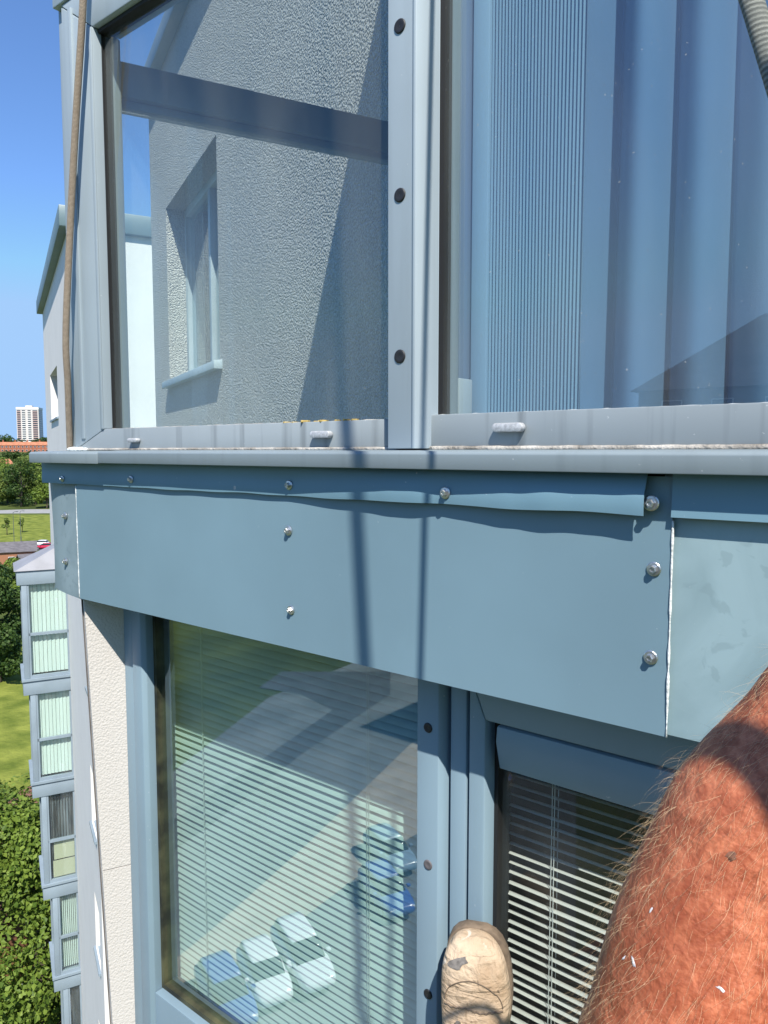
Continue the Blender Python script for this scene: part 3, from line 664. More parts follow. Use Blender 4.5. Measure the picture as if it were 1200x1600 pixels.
m_asph2 = mat('worn_asphalt', (0.165,0.185,0.19), 0.9, var=0.25, vscale=0.25, bump=0.2, bscale=20)
m_pave = mat('pavement', (0.42,0.365,0.29), 0.9, var=0.12, vscale=0.8)
m_path = mat('park_path', (0.30,0.30,0.29), 0.9, var=0.12, vscale=0.5)
m_lawn = mat('mown_lawn', (0.140,0.185,0.030), 0.95, var=0.25, vscale=0.45, col2=(0.235,0.260,0.050), bump=0.5, bscale=2.5, bdist=0.3, spec=0.1, detail=8)
flat('lawn', [G(-500,849), G(260,846), G(260,804), G(-500,806)], m_lawn, 0.03)
flat('path', [G(-500,805), G(260,801), G(260,795), G(-500,798)], m_path, 0.05)
flat('road', [G(-500,862), G(260,859), G(260,848), G(-500,850)], m_asph, 0.05)
flat('lawn', [G(-700,1265), G(150,1240), G(150,1010), G(-700,1010)], m_lawn, 0.03)
# forecourt mirrored by the lower left window
def GQ(*pts): return [GR(a, b_, YLG) for a, b_ in pts]
flat('car_park', GQ((40,1850),(900,1850),(900,1000),(640,1000),(420,1090),(240,1230),(40,1380)), m_asph2, 0.03)
flat('pavement', GQ((150,1600),(330,1455),(480,1320),(640,1165),(800,1050),(800,1230),(640,1310),(500,1415),(340,1540),(150,1680)), m_pave, 0.06)
flat('road', GQ((120,1430),(330,1290),(470,1180),(610,1085),(610,1050),(440,1050),(405,1075),(470,1085),(520,1110),(420,1180),(290,1270),(120,1370)), m_asph, 0.05)

# ================================================================== FAR WING OF THE BLOCK (bays, parapet block)
wing = empty('apartment_wing', Wp(16, GZ)); tag(wing, 'far white rendered wing with stacked blue-grey bay windows and a parapet', 'building')
sB0, sB1 = WS(114, 600)[0], WS(69, 560)[0]
zpar = WS(100, 376)[1]
sbr = WS(106, 940)[0]
m_render2 = render_mat('wing_render', (0.82, 0.80, 0.77), 60, 0.15, 0.006)
# storey heights of the bay stack, read at its near post
bayN = -M_                                                  # outward normal of the glazed side
bp0 = Wp(sbr, 0)                                            # where the side meets the wall
tops = [(25,893),(36,1066),(50,1227),(67,1387),(84,1531)]
lev = []
for px, py in tops: p = UPL(px, py, bp0, M_); lev.append((p.z, (p-bp0).dot(WN)))
dz = (lev[0][0]-lev[4][0])/4
lev += [(lev[4][0]-dz*k, max(0.25, lev[4][1] + (lev[4][1]-lev[3][1])*k)) for k in (1,2,3)]
# windows of the main face, seen along the wall
wins = []
for px0, py0, py1 in ((128,1050,1105), (134,1232,1320), (143,1408,1500), (152,1578,1680)):
    pass
mb = MB()
winz = [(0.9, -1.0)] + [(lev[k][0]-0.55, lev[k][0]-1.75) for k in range(0, 6)]
swa, swb = sB0-1.9, sB0-1.05            # window strip along the wall, nearer than the bay
sN = WS(150, 1300)[0] - 0.6
zcut = lev[0][0] + 0.8
def wbox(s0, s1, z0, z1, th=0.35): mb.obox(Wp(s0, z0, -th), M_*(s1-s0), WN*th, ZV*(z1-z0))
# upper block (above the link roof)
uwa, uwb = WS(90, 610)[0], WS(79, 610)[0]; uz1, uz0 = WS(84, 578)[1], WS(84, 655)[1]
wbox(sB0, uwa, zcut, zpar); wbox(uwb, sB1, zcut, zpar); wbox(uwa, uwb, uz1, zpar); wbox(uwa, uwb, zcut, uz0)
# lower block with its window column
zs = [zcut] + [z for a, b_ in winz[1:] for z in (a, b_)] + [GZ]
wbox(sN, swa, GZ, zcut); wbox(swb, sB1, GZ, zcut)
for k in range(0, len(zs), 2): wbox(swa, swb, zs[k+1], zs[k])
mb.build('wing_wall', m_render2, wing)
mb = MB(); mb.obox(Wp(sB0, GZ, -5.5), M_*0.3, WN*5.14, ZV*(zpar-GZ)); mb.obox(Wp(sN, GZ, -5.5), M_*0.3, WN*5.14, ZV*(zcut-GZ)); mb.obox(Wp(sB1-0.3, GZ, -9), M_*0.3, WN*8.64, ZV*(zpar-GZ)); mb.build('return_wall', m_render2, wing)
mb = MB(); mb.obox(Wp(sN+0.31, zcut-0.2, -5.4), M_*(sB0-sN-0.32), WN*5.03, ZV*0.2); mb.build('link_roof', m_far_clad, wing)
m_cop = mat('coping_metal', (0.15,0.22,0.24), 0.45, var=0.1, vscale=1)
mb = MB(); mb.obox(Wp(sB0-0.12, zpar, -0.45), M_*(sB1-sB0+0.35), WN*0.62, ZV*0.42); mb.obox(Wp(sB0-0.12, zpar+0.001, -5.5), M_*0.5, WN*5.045, ZV*0.42); mb.build('parapet_coping', m_cop, wing, bevel=0.02)
for k in range(3):
    mb = MB(); mb.tube([Wp(sB0+2+4*k, zpar+0.42, 0.05), Wp(sB0+2+4*k, zpar+0.50, 0.05)], 0.04, 8); mb.build('coping_clip', m_cop, wing)
for (s0, s1, z1, z0) in [(uwa, uwb, uz1, uz0)] + [(swa, swb, a, b_) for a, b_ in winz[1:]]:
    mb = MB(); f = 0.06
    for a, b_, c, d_ in ((s0, s0+f, z0, z1), (s1-f, s1, z0, z1), (s0+f, s1-f, z0, z0+f), (s0+f, s1-f, z1-f, z1)): mb.obox(Wp(a, c, -0.24), M_*(b_-a), WN*0.05, ZV*(d_-c))
    w = mb.build('window', m_far_clad, wing)
    mb = MB(); mb.obox(Wp(s0+f, z0+f, -0.22), M_*(s1-s0-2*f), WN*0.01, ZV*(z1-z0-2*f)); mb.build('pane', mat('sky_glass', (0.05,0.07,0.09), 0.03, spec=1.0), w)
    mb = MB(); mb.prism([Wp(s0-0.05,z0-0.06,0.05),Wp(s0-0.05,z0-0.01,0.05),Wp(s0-0.05,z0+0.02,-0.19),Wp(s0-0.05,z0-0.06,0.002)], M_*(s1-s0+0.1)); mb.build('sill', m_far_clad, w)
m_bl_mint = mat('mint_vertical_blind', (0.70,0.80,0.76), 0.6)
m_bl_dark = mat('dim_curtain', (0.12,0.14,0.16), 0.8, var=0.8, vscale=3, stretch=(3,3,0.3))
m_bl_cream = mat('cream_blind', (0.50,0.50,0.36), 0.7)
m_inwing = mat('wing_interior', (0.07,0.08,0.09), 0.9)
bd = 1.6                                                    # length of a bay along the wall, hidden behind its side
for k in range(7):
    zt_, run = lev[k]; zb_, run2 = lev[k+1]
    bay = MB(); band = 0.36; post = 0.13
    # band at top with sill lip
    def bbox(r0, r1, z0, z1, d0, d1, q): q.obox(bp0 + WN*r0 + M_*(-d1) + ZV*z0, WN*(r1-r0), M_*(d1-d0), ZV*(z1-z0))
    bbox(-0.05, run, zt_-band, zt_, -bd, 0.0, bay)
    bo = bay.build('bay', m_far_clad, wing, bevel=0.01)
    q = MB(); bbox(-0.05, run+0.03, zt_+0.001, zt_+0.06, -bd-0.03, 0.04, q)
    if k: q.build('bay_sill', m_far_clad, bo)
    z1, z0 = zt_-band-0.001, zb_+0.062; rp_ = run2
    if z0 > z1 - 0.5: continue
    q = MB(); bbox(rp_-post-0.04, rp_-0.04, z0, z1, -0.13, -0.02, q); q.build('corner_post', m_far_clad, bo, bevel=0.012)
    q = MB(); bbox(rp_-post-0.04, rp_-0.04, z0, z1, -bd, -bd+0.13, q); q.build('corner_post', m_far_clad, bo)
    i0, i1 = 0.0, rp_-post-0.042
    zm = z0 + (z1-z0)*0.47
    q = MB(); bbox(i0, i1, zm-0.035, zm+0.035, -0.10, -0.03, q); q.build('transom', m_far_clad, bo)
    q = MB(); bbox(i0, i1, z0, z0+0.07, -0.10, -0.03, q); bbox(i0, i0+0.04, z0+0.071, z1, -0.10, -0.03, q); bbox(i1-0.04, i1, z0+0.071, z1, -0.10, -0.03, q); q.build('side_frame', m_far_clad, bo)
    for a, b_ in ((z0+0.07, zm-0.036), (zm+0.036, z1)):
        q = MB(); bbox(i0+0.04, i1-0.04, a, b_, -0.075, -0.06, q); q.build('pane', m_glass_far, bo)
    # blinds behind
    bm2 = (m_bl_mint, m_bl_mint, m_bl_dark, m_bl_mint, m_bl_dark, m_bl_mint, m_bl_dark)[k]
    nsl = 9; q = MB(); w_ = (i1-i0-0.06)/nsl
    for i in range(nsl):
        gap = 0.06 if k in (0,1) else 0.36
        o_ = bp0 + WN*(i0+0.03+i*w_) + M_*(0.16) + ZV*(z0+0.09)
        q.obox(o_, WN*w_*(1-gap) + M_*(0.03 if gap < .1 else 0.05), M_*0.004, ZV*(z1-z0-0.1))
    o = q.build('vertical_blind', bm2, bo); 
    if k == 2:
        q = MB(); bbox(i0+0.04, i1-0.10, z0+0.08, z0+(z1-z0)*0.22, -0.135, -0.12, q); bbox(i0+0.04, i1-0.13, z0+(z1-z0)*0.235, zm-0.04, -0.135, -0.12, q); q.build('cream_panel', m_bl_cream, bo)
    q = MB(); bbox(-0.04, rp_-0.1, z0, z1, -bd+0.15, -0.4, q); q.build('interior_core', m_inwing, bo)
    q = MB(); 
    q.obox(bp0 + WN*(rp_-0.12) + M_*0.14 + ZV*z0, M_*(bd-0.3), WN*0.04, ZV*(z1-z0)); q.build('front_pane', m_glass_far, bo)
# hipped lead roof on top of the stack
zt_, run = lev[0]; a0 = bp0 + WN*(run+0.05) - M_*0.04 + ZV*(zt_+0.001); a1 = bp0 - M_*0.04 + ZV*(zt_+0.001); a2 = a1 + M_*(bd+0.08); a3 = a0 + M_*(bd+0.08)
r0 = bp0 + M_*0.5 + ZV*(zt_+0.62); r1 = bp0 + M_*(bd-0.5) + ZV*(zt_+0.62)
mb = MB(); mb.add([a0,a1,a2,a3,r0,r1,a0-ZV*.0], [(0,1,4),(0,4,5,3),(3,5,2),(0,3,2,1)]); mb.build('bay_roof', mat('lead_roof', (0.24,0.245,0.27), 0.55, var=0.12, vscale=2), wing)

# ================================================================== HOUSES
m_brick = mat('brick', (0.34,0.155,0.085), 0.9, var=0.25, vscale=6, bump=0.2, bscale=9, stretch=(1,1,3))
m_brick2 = mat('red_brick', (0.36,0.13,0.075), 0.9, var=0.2, vscale=0.7)
m_tile = mat('grey_tile', (0.135,0.125,0.13), 0.8, var=0.2, vscale=1.2, bump=0.4, bscale=4, stretch=(1,1,3))
m_tile_red = mat('brown_tile', (0.20,0.095,0.07), 0.85, var=0.3, vscale=2.5, bump=0.5, bscale=8)
m_tile_or = mat('orange_tile', (0.42,0.17,0.09), 0.85, var=0.2, vscale=0.5)
m_wpvc = mat('white_pvc', (0.75,0.76,0.76), 0.4)
m_winglass = mat('window_glass', (0.03,0.04,0.05), 0.05, spec=1.0)
def house(base, rz, L_, Dp, hw, hr, mw, mr, label, chim=1, nwin=3, group=None, win_on=(-1, 1), storeys=1):
    t = empty('brick_house', base, rz); tag(t, label, 'house', group)
    q = MB(); q.prism([(-L_/2,-Dp/2,-1),(-L_/2,Dp/2,-1),(-L_/2,Dp/2,hw),(-L_/2,0,hw+hr-0.1),(-L_/2,-Dp/2,hw)], (L_,0,0)); wl_ = q.build('wall', mw); wl_.parent = t
    q = MB(); e = 0.35
    for sg in (-1, 1):
        sl2 = hr/(Dp/2)
        p0 = Vector((-L_/2-e, sg*(Dp/2+e), hw-e*sl2)); p1 = Vector((-L_/2-e, 0, hw+hr)); q.prism([p0, p1, p1+ZV*0.14, p0+ZV*0.14], (L_+2*e,0,0))
    rf = q.build('roof', mr); rf.parent = t
    for i in range(chim):
        x = L_*(0.38 if i == 0 else -0.38)
        q = MB(); q.box(x-0.42, x+0.42, -0.42, 0.42, hw+hr*0.5, hw+hr+1.3); q.box(x-0.52, x+0.52, -0.52, 0.52, hw+hr+1.3, hw+hr+1.5); c = q.build('chimney', mw); c.parent = rf
        q = MB(); q.tube([(x-0.18,0,hw+hr+1.5),(x-0.18,0,hw+hr+1.85)], 0.13, 10); q.tube([(x+0.2,0,hw+hr+1.5),(x+0.2,0,hw+hr+1.85)], 0.13, 10); c2 = q.build('chimney_pot', mr); c2.parent = rf; c2['kind'] = 'stuff'
    for sg in win_on:
        for st in range(storeys):
            for i in range(nwin):
                x = -L_/2 + L_*(i+0.5)/nwin; z = 1.0 + st*2.7
                q = MB(); q.box(x-0.65, x+0.65, sg*Dp/2-0.03, sg*Dp/2+0.05, z, z+1.25); w = q.build('window', m_wpvc); w.parent = t
                q = MB(); q.box(x-0.56, x+0.56, sg*Dp/2-0.06, sg*Dp/2+0.065, z+0.09, z+1.16); p = q.build('pane', m_winglass); p.parent = w
    x = L_*0.25
    q = MB(); q.box(x-2.2, x-1.25, -Dp/2-0.05, -Dp/2+0.03, 0, 2.05); d_ = q.build('door', mat('dark_door', (0.05,0.03,0.03), 0.5)); d_.parent = t
    return t
# direction helpers: rz such that the long side faces the camera
face = YAW + R(25)
house(GT(0, 156), face, 12, 8.0, 3.3, 1.5, m_brick, m_tile, 'brick house with grey roof and white windows in front of the park', 0, 4, storeys=1)
house(GT(62, 152), face+R(8), 9, 7, 1.9, 1.2, m_brick, m_tile, 'second brick house with grey roof, right beside the parked cars', 0, 3)
house(G(8,1330,-18.5)+Vector((0,0,-5.5)), YAW+R(70), 9, 7.5, 5.4, 2.4, m_brick, m_tile_red, 'brick house with chimney among the trees at lower left', 1, 2)
rr = random.Random(5)
lab = ['leftmost red terraced house on the far hillside', 'red terraced house second from left on the far hillside', 'red terraced house in the middle of the far row',
       'red terraced house on the far hillside under the tower block', 'rightmost red terraced house of the far row']
for i, px in enumerate((-4, 15, 34, 53, 72)):
    house(GT(px, 590-i*5), YAW+R(16), 11.5, 8, 5.6, 2.4, m_brick2, m_tile_or, lab[i], 1, 4, 'terraced houses on the hillside', storeys=2)
house(GT(-2, 420), YAW+R(60), 12, 9, 4.5, 3.2, m_brick, m_tile_or, 'lone house with brown pitched roof below the far terraces', 0, 2)

# ------------------------------------------------------------------ tower block
tw = GT(48.5, 760); tow = empty('tower_block', tw, YAW + R(12)); tag(tow, 'distant pale residential tower block with pink balcony bands on the skyline', 'tower')
wpx = 33/FPX*760; ttop = D(48, 637, 760).z - tw.z
hx = wpx/2*0.96; hy = wpx*0.4
m_tw = mat('tower_concrete', (0.62,0.58,0.55), 0.9, var=0.05); m_tw2 = mat('tower_pink_panel', (0.50,0.36,0.33), 0.9); m_tw3 = mat('tower_white', (0.78,0.77,0.75), 0.8)
q = MB(); q.box(-hx, hx, -hy, hy, -6, ttop-2.2); q.build('wall', m_tw).parent = tow
q = MB(); q.box(-hx-0.25, hx+0.25, -hy-0.25, hy+0.25, ttop-2.2, ttop); q.build('roof_parapet', m_tw3).parent = tow
q = MB(); q.box(-3, 3, -3, 3, ttop, ttop+2); q.build('lift_house', m_tw).parent = tow
nf = 19; fh = (ttop-3)/nf
for f in range(nf):
    z = 0.4 + f*fh
    for i, (c0, c1) in enumerate(((-.94,-.62),(-.5,-.2),(.02,.30),(.46,.9))):
        q = MB(); q.box(c0*hx, c1*hx, -hy-0.10, -hy+0.2, z+0.3*fh, z+0.80*fh); w = q.build('window', m_winglass); w.parent = tow
        q = MB(); q.box(c0*hx, c1*hx, -hy-0.45, -hy+0.05, z-0.10*fh, z+0.28*fh); w = q.build('balcony', m_tw2 if i in (0,3) else m_tw3); w.parent = tow
    q = MB(); q.box(hx-0.2, hx+0.12, -hy*0.6, hy*0.6, z+0.3*fh, z+0.8*fh); q.build('window', m_winglass).parent = tow

# ================================================================== CARS
def car_mats(c): return mat('car_paint_%d_%d_%d' % tuple(int(v*100) for v in c), c, 0.25, 0.0, spec=0.6)
m_tyre = mat('tyre', (0.02,0.02,0.02), 0.8); m_rim = mat('rim', (0.5,0.5,0.52), 0.3, 0.8); m_lamp = mat('headlamp', (0.7,0.72,0.75), 0.1); m_cglass = mat('car_glass', (0.02,0.03,0.035), 0.05, spec=1.0); m_red = mat('tail_lamp', (0.4,0.01,0.01), 0.3)
def car(base, rz, col, label, group, L_=4.2, name='parked_car', tall=1.0):
    t = empty(name, base, rz); tag(t, label, 'car', group); m = car_mats(col); k = L_/4.2
    def shell(st, q, n=14):
        rings_ = []
        for x, w, z0, z1, e in st:
            ring = []
            for i in range(n):
                a = 2*math.pi*i/n; ca_, sa = math.cos(a), math.sin(a)
                ring.append((x, w*math.copysign(abs(ca_)**e, ca_), (z0+z1)/2 + (z1-z0)/2*math.copysign(abs(sa)**e, sa)))
            rings_.append(ring)
        vs = [v for r in rings_ for v in r]; fs = []
        for a in range(len(rings_)-1):
            for i in range(n): j = (i+1) % n; fs.append((a*n+i, (a+1)*n+i, (a+1)*n+j, a*n+j))
        fs += [tuple(range(n)), tuple(range((len(rings_)-1)*n, len(rings_)*n))[::-1]]
        q.add(vs, fs)
    q = MB(); shell([(-2.1*k,.62,.45,.80,.45),(-2.0*k,.80,.28,.98,.40),(-1.4*k,.88,.22,1.02,.36),(0,.90,.20,1.0,.34),(0.9*k,.89,.22,.98,.36),(1.5*k,.86,.24,.90,.38),(1.95*k,.76,.28,.78,.42),(2.1*k,.58,.38,.66,.5)], q); b = q.build('body', m, None, smooth=True); b.parent = t
    q = MB(); shell([(-1.95*k,.66,.92,1.02,.5),(-1.65*k,.70,.92,1.38*tall,.42),(-1.2*k,.71,.92,1.46*tall,.42),(0.25,.71,.92,1.45*tall,.42),(0.5*k,.70,.92,1.34*tall,.45),(1.0*k,.70,.90,.985,.5)], q); b = q.build('window_band', m_cglass, None, smooth=True); b.parent = t
    q = MB(); shell([(-1.66*k,.60,1.34*tall,1.41*tall,.5),(-1.2*k,.655,1.36*tall,1.49*tall,.45),(-0.2,.66,1.36*tall,1.495*tall,.45),(0.30,.62,1.36*tall,1.475*tall,.5)], q); b = q.build('roof', m, None, smooth=True); b.parent = t
    for sx in (-1.28, 1.3):
        for sy in (-1, 1):
            q = MB(); q.tube([(sx*k, sy*.70, .32),(sx*k, sy*.90, .32)], .32, 18); w = q.build('wheel', m_tyre, None); w.parent = t
            q = MB(); q.tube([(sx*k, sy*.895, .32),(sx*k, sy*.915, .32)], .20, 12); r_ = q.build('rim', m_rim, None); r_.parent = w
    for sy in (-1, 1):
        q = MB(); shell([(1.82*k,.20,.60,.78,.7),(2.02*k,.16,.58,.72,.7)], q); h = q.build('headlight', m_lamp, None, smooth=True); h.parent = t; h.location = (0, sy*.55, 0)
        q = MB(); q.box(-2.07*k, -1.9*k, sy*.62-.1, sy*.62+.1, .68, .86); h = q.build('tail_light', m_red, None, bevel=0.03); h.parent = t
        q = MB(); q.box(.62*k, .82*k, sy*.98-.10, sy*.98+.10, .95, 1.07); h = q.build('mirror', m, None, bevel=0.03); h.parent = t
    return t
def heading(a, b_): d = b_-a; return math.atan2(d.y, d.x)
pa, pb_ = GR(395,1505,YLG), GR(432,1580,YLG)
up = Vector((0,0,0.03))
car((pa+pb_)/2+up, heading(pa, pb_), (0.78,0.78,0.78), 'white hatchback reflected in the lower left window, the sharper of two', 'cars on the forecourt', 3.7)
pa, pb_ = GR(450,1475,YLG), GR(497,1550,YLG)
car((pa+pb_)/2+up, heading(pa, pb_), (0.76,0.77,0.78), 'white car reflected in the lower left window, right of the hatchback', 'cars on the forecourt', 4.6, tall=1.06)
pa, pb_ = GR(335,1540,YLG), GR(372,1610,YLG)
car((pa+pb_)/2+up, heading(pa, pb_), (0.02,0.08,0.35), 'blue car reflected at the bottom of the lower left window', 'cars on the forecourt')
pa, pb_ = GR(585,1385,YLG), GR(622,1432,YLG)
car((pa+pb_)/2+up, heading(pa, pb_), (0.05,0.13,0.40), 'blue car reflected beside the lower mullion', 'cars on the forecourt')
pa, pb_ = GR(590,1325,YLG), GR(630,1365,YLG)
car((pa+pb_)/2+up, heading(pa, pb_), (0.25,0.36,0.45), 'pale blue car reflected above the darker blue one', 'cars on the forecourt')
car(G(63,853)+up, YAW+R(180), (0.78,0.78,0.78), 'white car parked at the far park, behind the red one', 'cars by the park')
car(G(70,858)+up, YAW+R(186), (0.45,0.02,0.06), 'red car parked at the far park beside the white one', 'cars by the park')

# ------------------------------------------------------------------ lamp posts
m_post = mat('lamp_post_grey', (0.10,0.11,0.11), 0.5)
for px, py, h, l in ((23, 868, 10.0, 'tall thin lamp post standing in front of the brick house'), (33, 846, 8.0, 'lamp post on the lawn behind the brick houses')):
    p = G(px, py); t = empty('street_lamp', p); tag(t, l, 'street lamp', 'street lamps by the park')
    q = MB(); q.tube([(0,0,0),(0,0,1.2),(0,0,1.25),(0,0,h)], [.13,.13,.08,.05], 8); q.build('pole', m_post, None).parent = t
    q = MB(); q.tube([(0,0,h-0.1),(0.3,0.2,h+0.15),(0.8,0.5,h+0.2)], [.05,.05,.04], 6); q.build('arm', m_post, None).parent = t
    q = MB(); q.box(0.6,1.25,0.3,0.65,h+0.12,h+0.26); q.build('lamp_head', m_post, None, bevel=0.04).parent = t

# ================================================================== TREES
def leaf_mat(name, a, b_):
    m = bpy.data.materials.new(name); m.use_nodes = True; t = m.node_tree; N = t.nodes; L = t.links
    b = N['Principled BSDF']; b.inputs['Roughness'].default_value = 0.55; b.inputs['Specular IOR Level'].default_value = 0.3
    g = N.new('ShaderNodeNewGeometry'); rp = N.new('ShaderNodeValToRGB'); rp.color_ramp.elements[0].color = (*a,1); rp.color_ramp.elements[1].color = (*b_,1)
    L.new(g.outputs['Random Per Island'], rp.inputs[0]); L.new(rp.outputs[0], b.inputs['Base Color'])
    tr = N.new('ShaderNodeBsdfTranslucent'); L.new(rp.outputs[0], tr.inputs[0]); mx = N.new('ShaderNodeMixShader'); mx.inputs[0].default_value = 0.3
    o = N['Material Output']; L.new(b.outputs[0], mx.inputs[1]); L.new(tr.outputs[0], mx.inputs[2]); L.new(mx.outputs[0], o.inputs[0]); return m
m_leaf1 = leaf_mat('maple_leaf', (0.070,0.125,0.014), (0.205,0.285,0.045))
m_leaf2 = leaf_mat('dark_leaf', (0.025,0.060,0.012), (0.075,0.130,0.025))
m_leaf3 = leaf_mat('pale_leaf', (0.095,0.150,0.030), (0.21,0.27,0.060))
m_bark = mat('bark', (0.09,0.07,0.05), 0.9, var=0.3, vscale=4, bump=0.6, bscale=12)
def crown_mesh(rr, blobs, n, size, m):
    vs = []; fs = []
    tot = sum(b[1]**2 for b in blobs)
    for c, r in blobs:
        k = int(n*r*r/tot)
        for i in range(k):
            d = Vector((rr.gauss(0,1), rr.gauss(0,1), rr.gauss(0,1))).normalized()
            p = c + d*r*(rr.uniform(0.55,1.0)**0.5)*(1+0.25*noise.noise((c+d*r)*1.3/size*0.12))
            nrm = (d*1.0 + Vector((rr.gauss(0,.6), rr.gauss(0,.6), rr.gauss(0.5,.6)))).normalized()
            a = nrm.cross(Vector((rr.gauss(0,1), rr.gauss(0,1), rr.gauss(0,1)))).normalized(); b_ = nrm.cross(a)
            s = size*rr.uniform(.6,1.3); o = len(vs)
            vs += [p - a*s*.5, p - a*s*.12 + b_*s*.38 - nrm*s*.08, p + a*s*.55, p - a*s*.12 - b_*s*.38 - nrm*s*.08]
            fs += [(o, o+1, o+2), (o, o+2, o+3)]
    me = bpy.data.meshes.new('crown'); me.from_pydata(vs, [], fs); me.materials.append(m); me.update(); return me
def tree(base, h, cr, n, size, m, label, group=None, seed=1, low=0.3, name='broadleaf_tree', nb=14):
    rr = random.Random(seed); t = empty(name, base); tag(t, label, 'tree', group)
    blobs = []
    for i in range(nb):
        a = rr.uniform(0, 6.28); z = rr.uniform(low, 0.9); rad = cr*(1-abs((z-(low+0.9)/2)/(0.9-low))**2*0.9)*rr.uniform(.25,.72)
        blobs.append((Vector((rad*math.cos(a), rad*math.sin(a), h*z)), cr*rr.uniform(.20,.38)))
    blobs.append((Vector((0,0,h*0.85)), cr*0.42))
    o = bpy.data.objects.new('crown', crown_mesh(rr, blobs, n, size, m)); COL.objects.link(o); o.parent = t
    q = MB(); q.tube([(0,0,-0.5),(0.03*cr,0,h*low*.6),(0,0.04*cr,h*.55),(0,0,h*.85)], [h*.028, h*.021, h*.014, h*.004], 9)
    for c, r in blobs[:7]: q.tube([(0,0,c.z*0.62), (c.x*.5,c.y*.5,c.z*.83), tuple(c)], [h*.011, h*.007, h*.002], 6)
    b = q.build('trunk', m_bark, None, smooth=True); b.parent = t
    return t
p = GT(28, 28); tree(p + Vector((0,0,0)), 10.9, 4.8, 34000, 0.19, m_leaf1, 'big sunlit leafy tree filling the lower left corner beside the bays', seed=11, low=0.12, nb=40)
p = GT(-45, 33); tree(p, 8.2, 4.0, 20000, 0.16, m_leaf1, 'leafy tree at the left edge behind the big corner tree', seed=12, low=0.15, nb=24)
p = GT(60, 36); tree(p, 5.8, 2.6, 11000, 0.16, m_leaf1, 'lower leafy tree showing beside the stacked bays above the corner tree', seed=21, low=0.15, nb=18)
p = G(-2, 1066); tree(p, 13.0, 4.3, 14000, 0.34, m_leaf2, 'dark dense tree on the lawn, left of the top bay', seed=13, low=0.06, nb=26)
p = G(22, 950); tree(p, 7.5, 3.6, 4500, 0.36, m_leaf1, 'mid green tree right of the brick house, touching the bay roof', seed=14, low=0.1)
ORD = ['first', 'second', 'third', 'fourth', 'fifth', 'sixth', 'seventh', 'eighth', 'ninth']
k = 0; cnt = {}
park = [(8,330,17,8,'mid green'),(30,318,20,9.5,'dark green'),(52,325,16,8,'pale green'),(70,312,15,7.5,'mid green'),(-12,320,16,8,'pale green'),(20,350,15,8,'pale green'),(62,352,19,9,'mid green'),(84,360,18,9,'dark green'),(3,372,15,8,'mid green'),(42,380,16,8,'pale green')]
for px, dep, h, cr, tone in sorted(park):
    n_ = cnt.get(tone, 0); cnt[tone] = n_+1
    tree(GT(px, dep), h, cr, 2600, 0.85, {'mid green': m_leaf1, 'dark green': m_leaf2, 'pale green': m_leaf3}[tone], '%s rounded tree across the park, %s from left of the %s ones' % (tone, ORD[n_], tone), 'trees across the park', 30+k, 0.12, nb=12); k += 1
for n_, (px, dep, h, cr) in enumerate(sorted(((10,445,8,6),(26,440,9,6),(46,450,7.5,6),(64,440,9,6),(80,445,8,6),(56,455,7,6)))):
    tree(GT(px, dep), h, cr, 900, 1.1, m_leaf2, 'dark tree just below the red terraces, %s from the left' % ORD[n_], 'trees below the red terraces', 60+k, 0.1, nb=9); k += 1
for n_, (px, dep, h) in enumerate(sorted(((3,690,14),(12,700,15),(20,690,11),(28,680,10),(37,665,9),(60,670,10),(68,680,12),(74,680,12)))):
    tree(GT(px, dep), h, 8, 700, 1.4, m_leaf2, 'dark tree on the skyline by the tower block, %s from the left' % ORD[n_], 'skyline trees', 66+k, 0.1, nb=9); k += 1
for px, py, h, l in ((11, 836, 5.2, 'small young tree on the far lawn, left one'), (35, 832, 4.6, 'small young tree on the far lawn by the lamp post')):
    tree(G(px, py), h, 1.5, 420, 0.4, m_leaf3, l, 'young trees on the lawn', 90+int(px), 0.4, 'young_tree', nb=6)

# ================================================================== BLOCK OPPOSITE (mirrored in the upper right pane)
YO = -62.0
def OP(px, py):
    d = ray(px, py); t_ = (2*YUG - YO)/d.y; return Vector((d.x*t_, YO, d.z*t_))
opp = empty('apartment_building', (OP(1150, 600).x+8, YO-5, GZ)); tag(opp, 'dark roofed block opposite, mirrored in the upper right pane', 'building')
e0, e1, e2 = OP(984, 612), OP(1156, 489), OP(1330, 489); eav = OP(984,612).z; xw = 60
rz_ = e1.z
def absb(q, name, m, par): o = q.build(name, m, par); return o
q = MB(); q.box(e0.x+0.6, e0.x+xw-0.6, YO-15, YO-0.5, GZ, eav); absb(q, 'wall', mat('opposite_brick', (0.30,0.24,0.19), 0.9, var=0.15, vscale=0.5), opp)
q = MB(); xr0 = e1.x; xr1 = e0.x+xw-(e1.x-e0.x)
q.add([(e0.x,YO,eav),(e0.x+xw,YO,eav),(e0.x+xw,YO-16,eav),(e0.x,YO-16,eav),(xr0,YO-8,rz_*1.10),(xr1,YO-8,rz_*1.10)], [(0,1,5,4),(1,2,5),(2,3,4,5),(3,0,4),(0,3,2,1)]); absb(q, 'roof', mat('opposite_slate', (0.11,0.115,0.12), 0.8, var=0.2, vscale=1), opp)
for fl in range(13):
    for i in range(14):
        x = e0.x + 2.6 + i*4.0; z = eav - 2.2 - fl*2.9
        if z < GZ+0.8: continue
        q = MB(); q.box(x, x+1.7, YO-0.55, YO-0.42, z, z+1.35); w = q.build('window', m_wpvc, opp)
        q = MB(); q.box(x+.1, x+1.6, YO-0.5, YO-0.40, z+.1, z+1.25); q.build('pane', m_winglass, w)

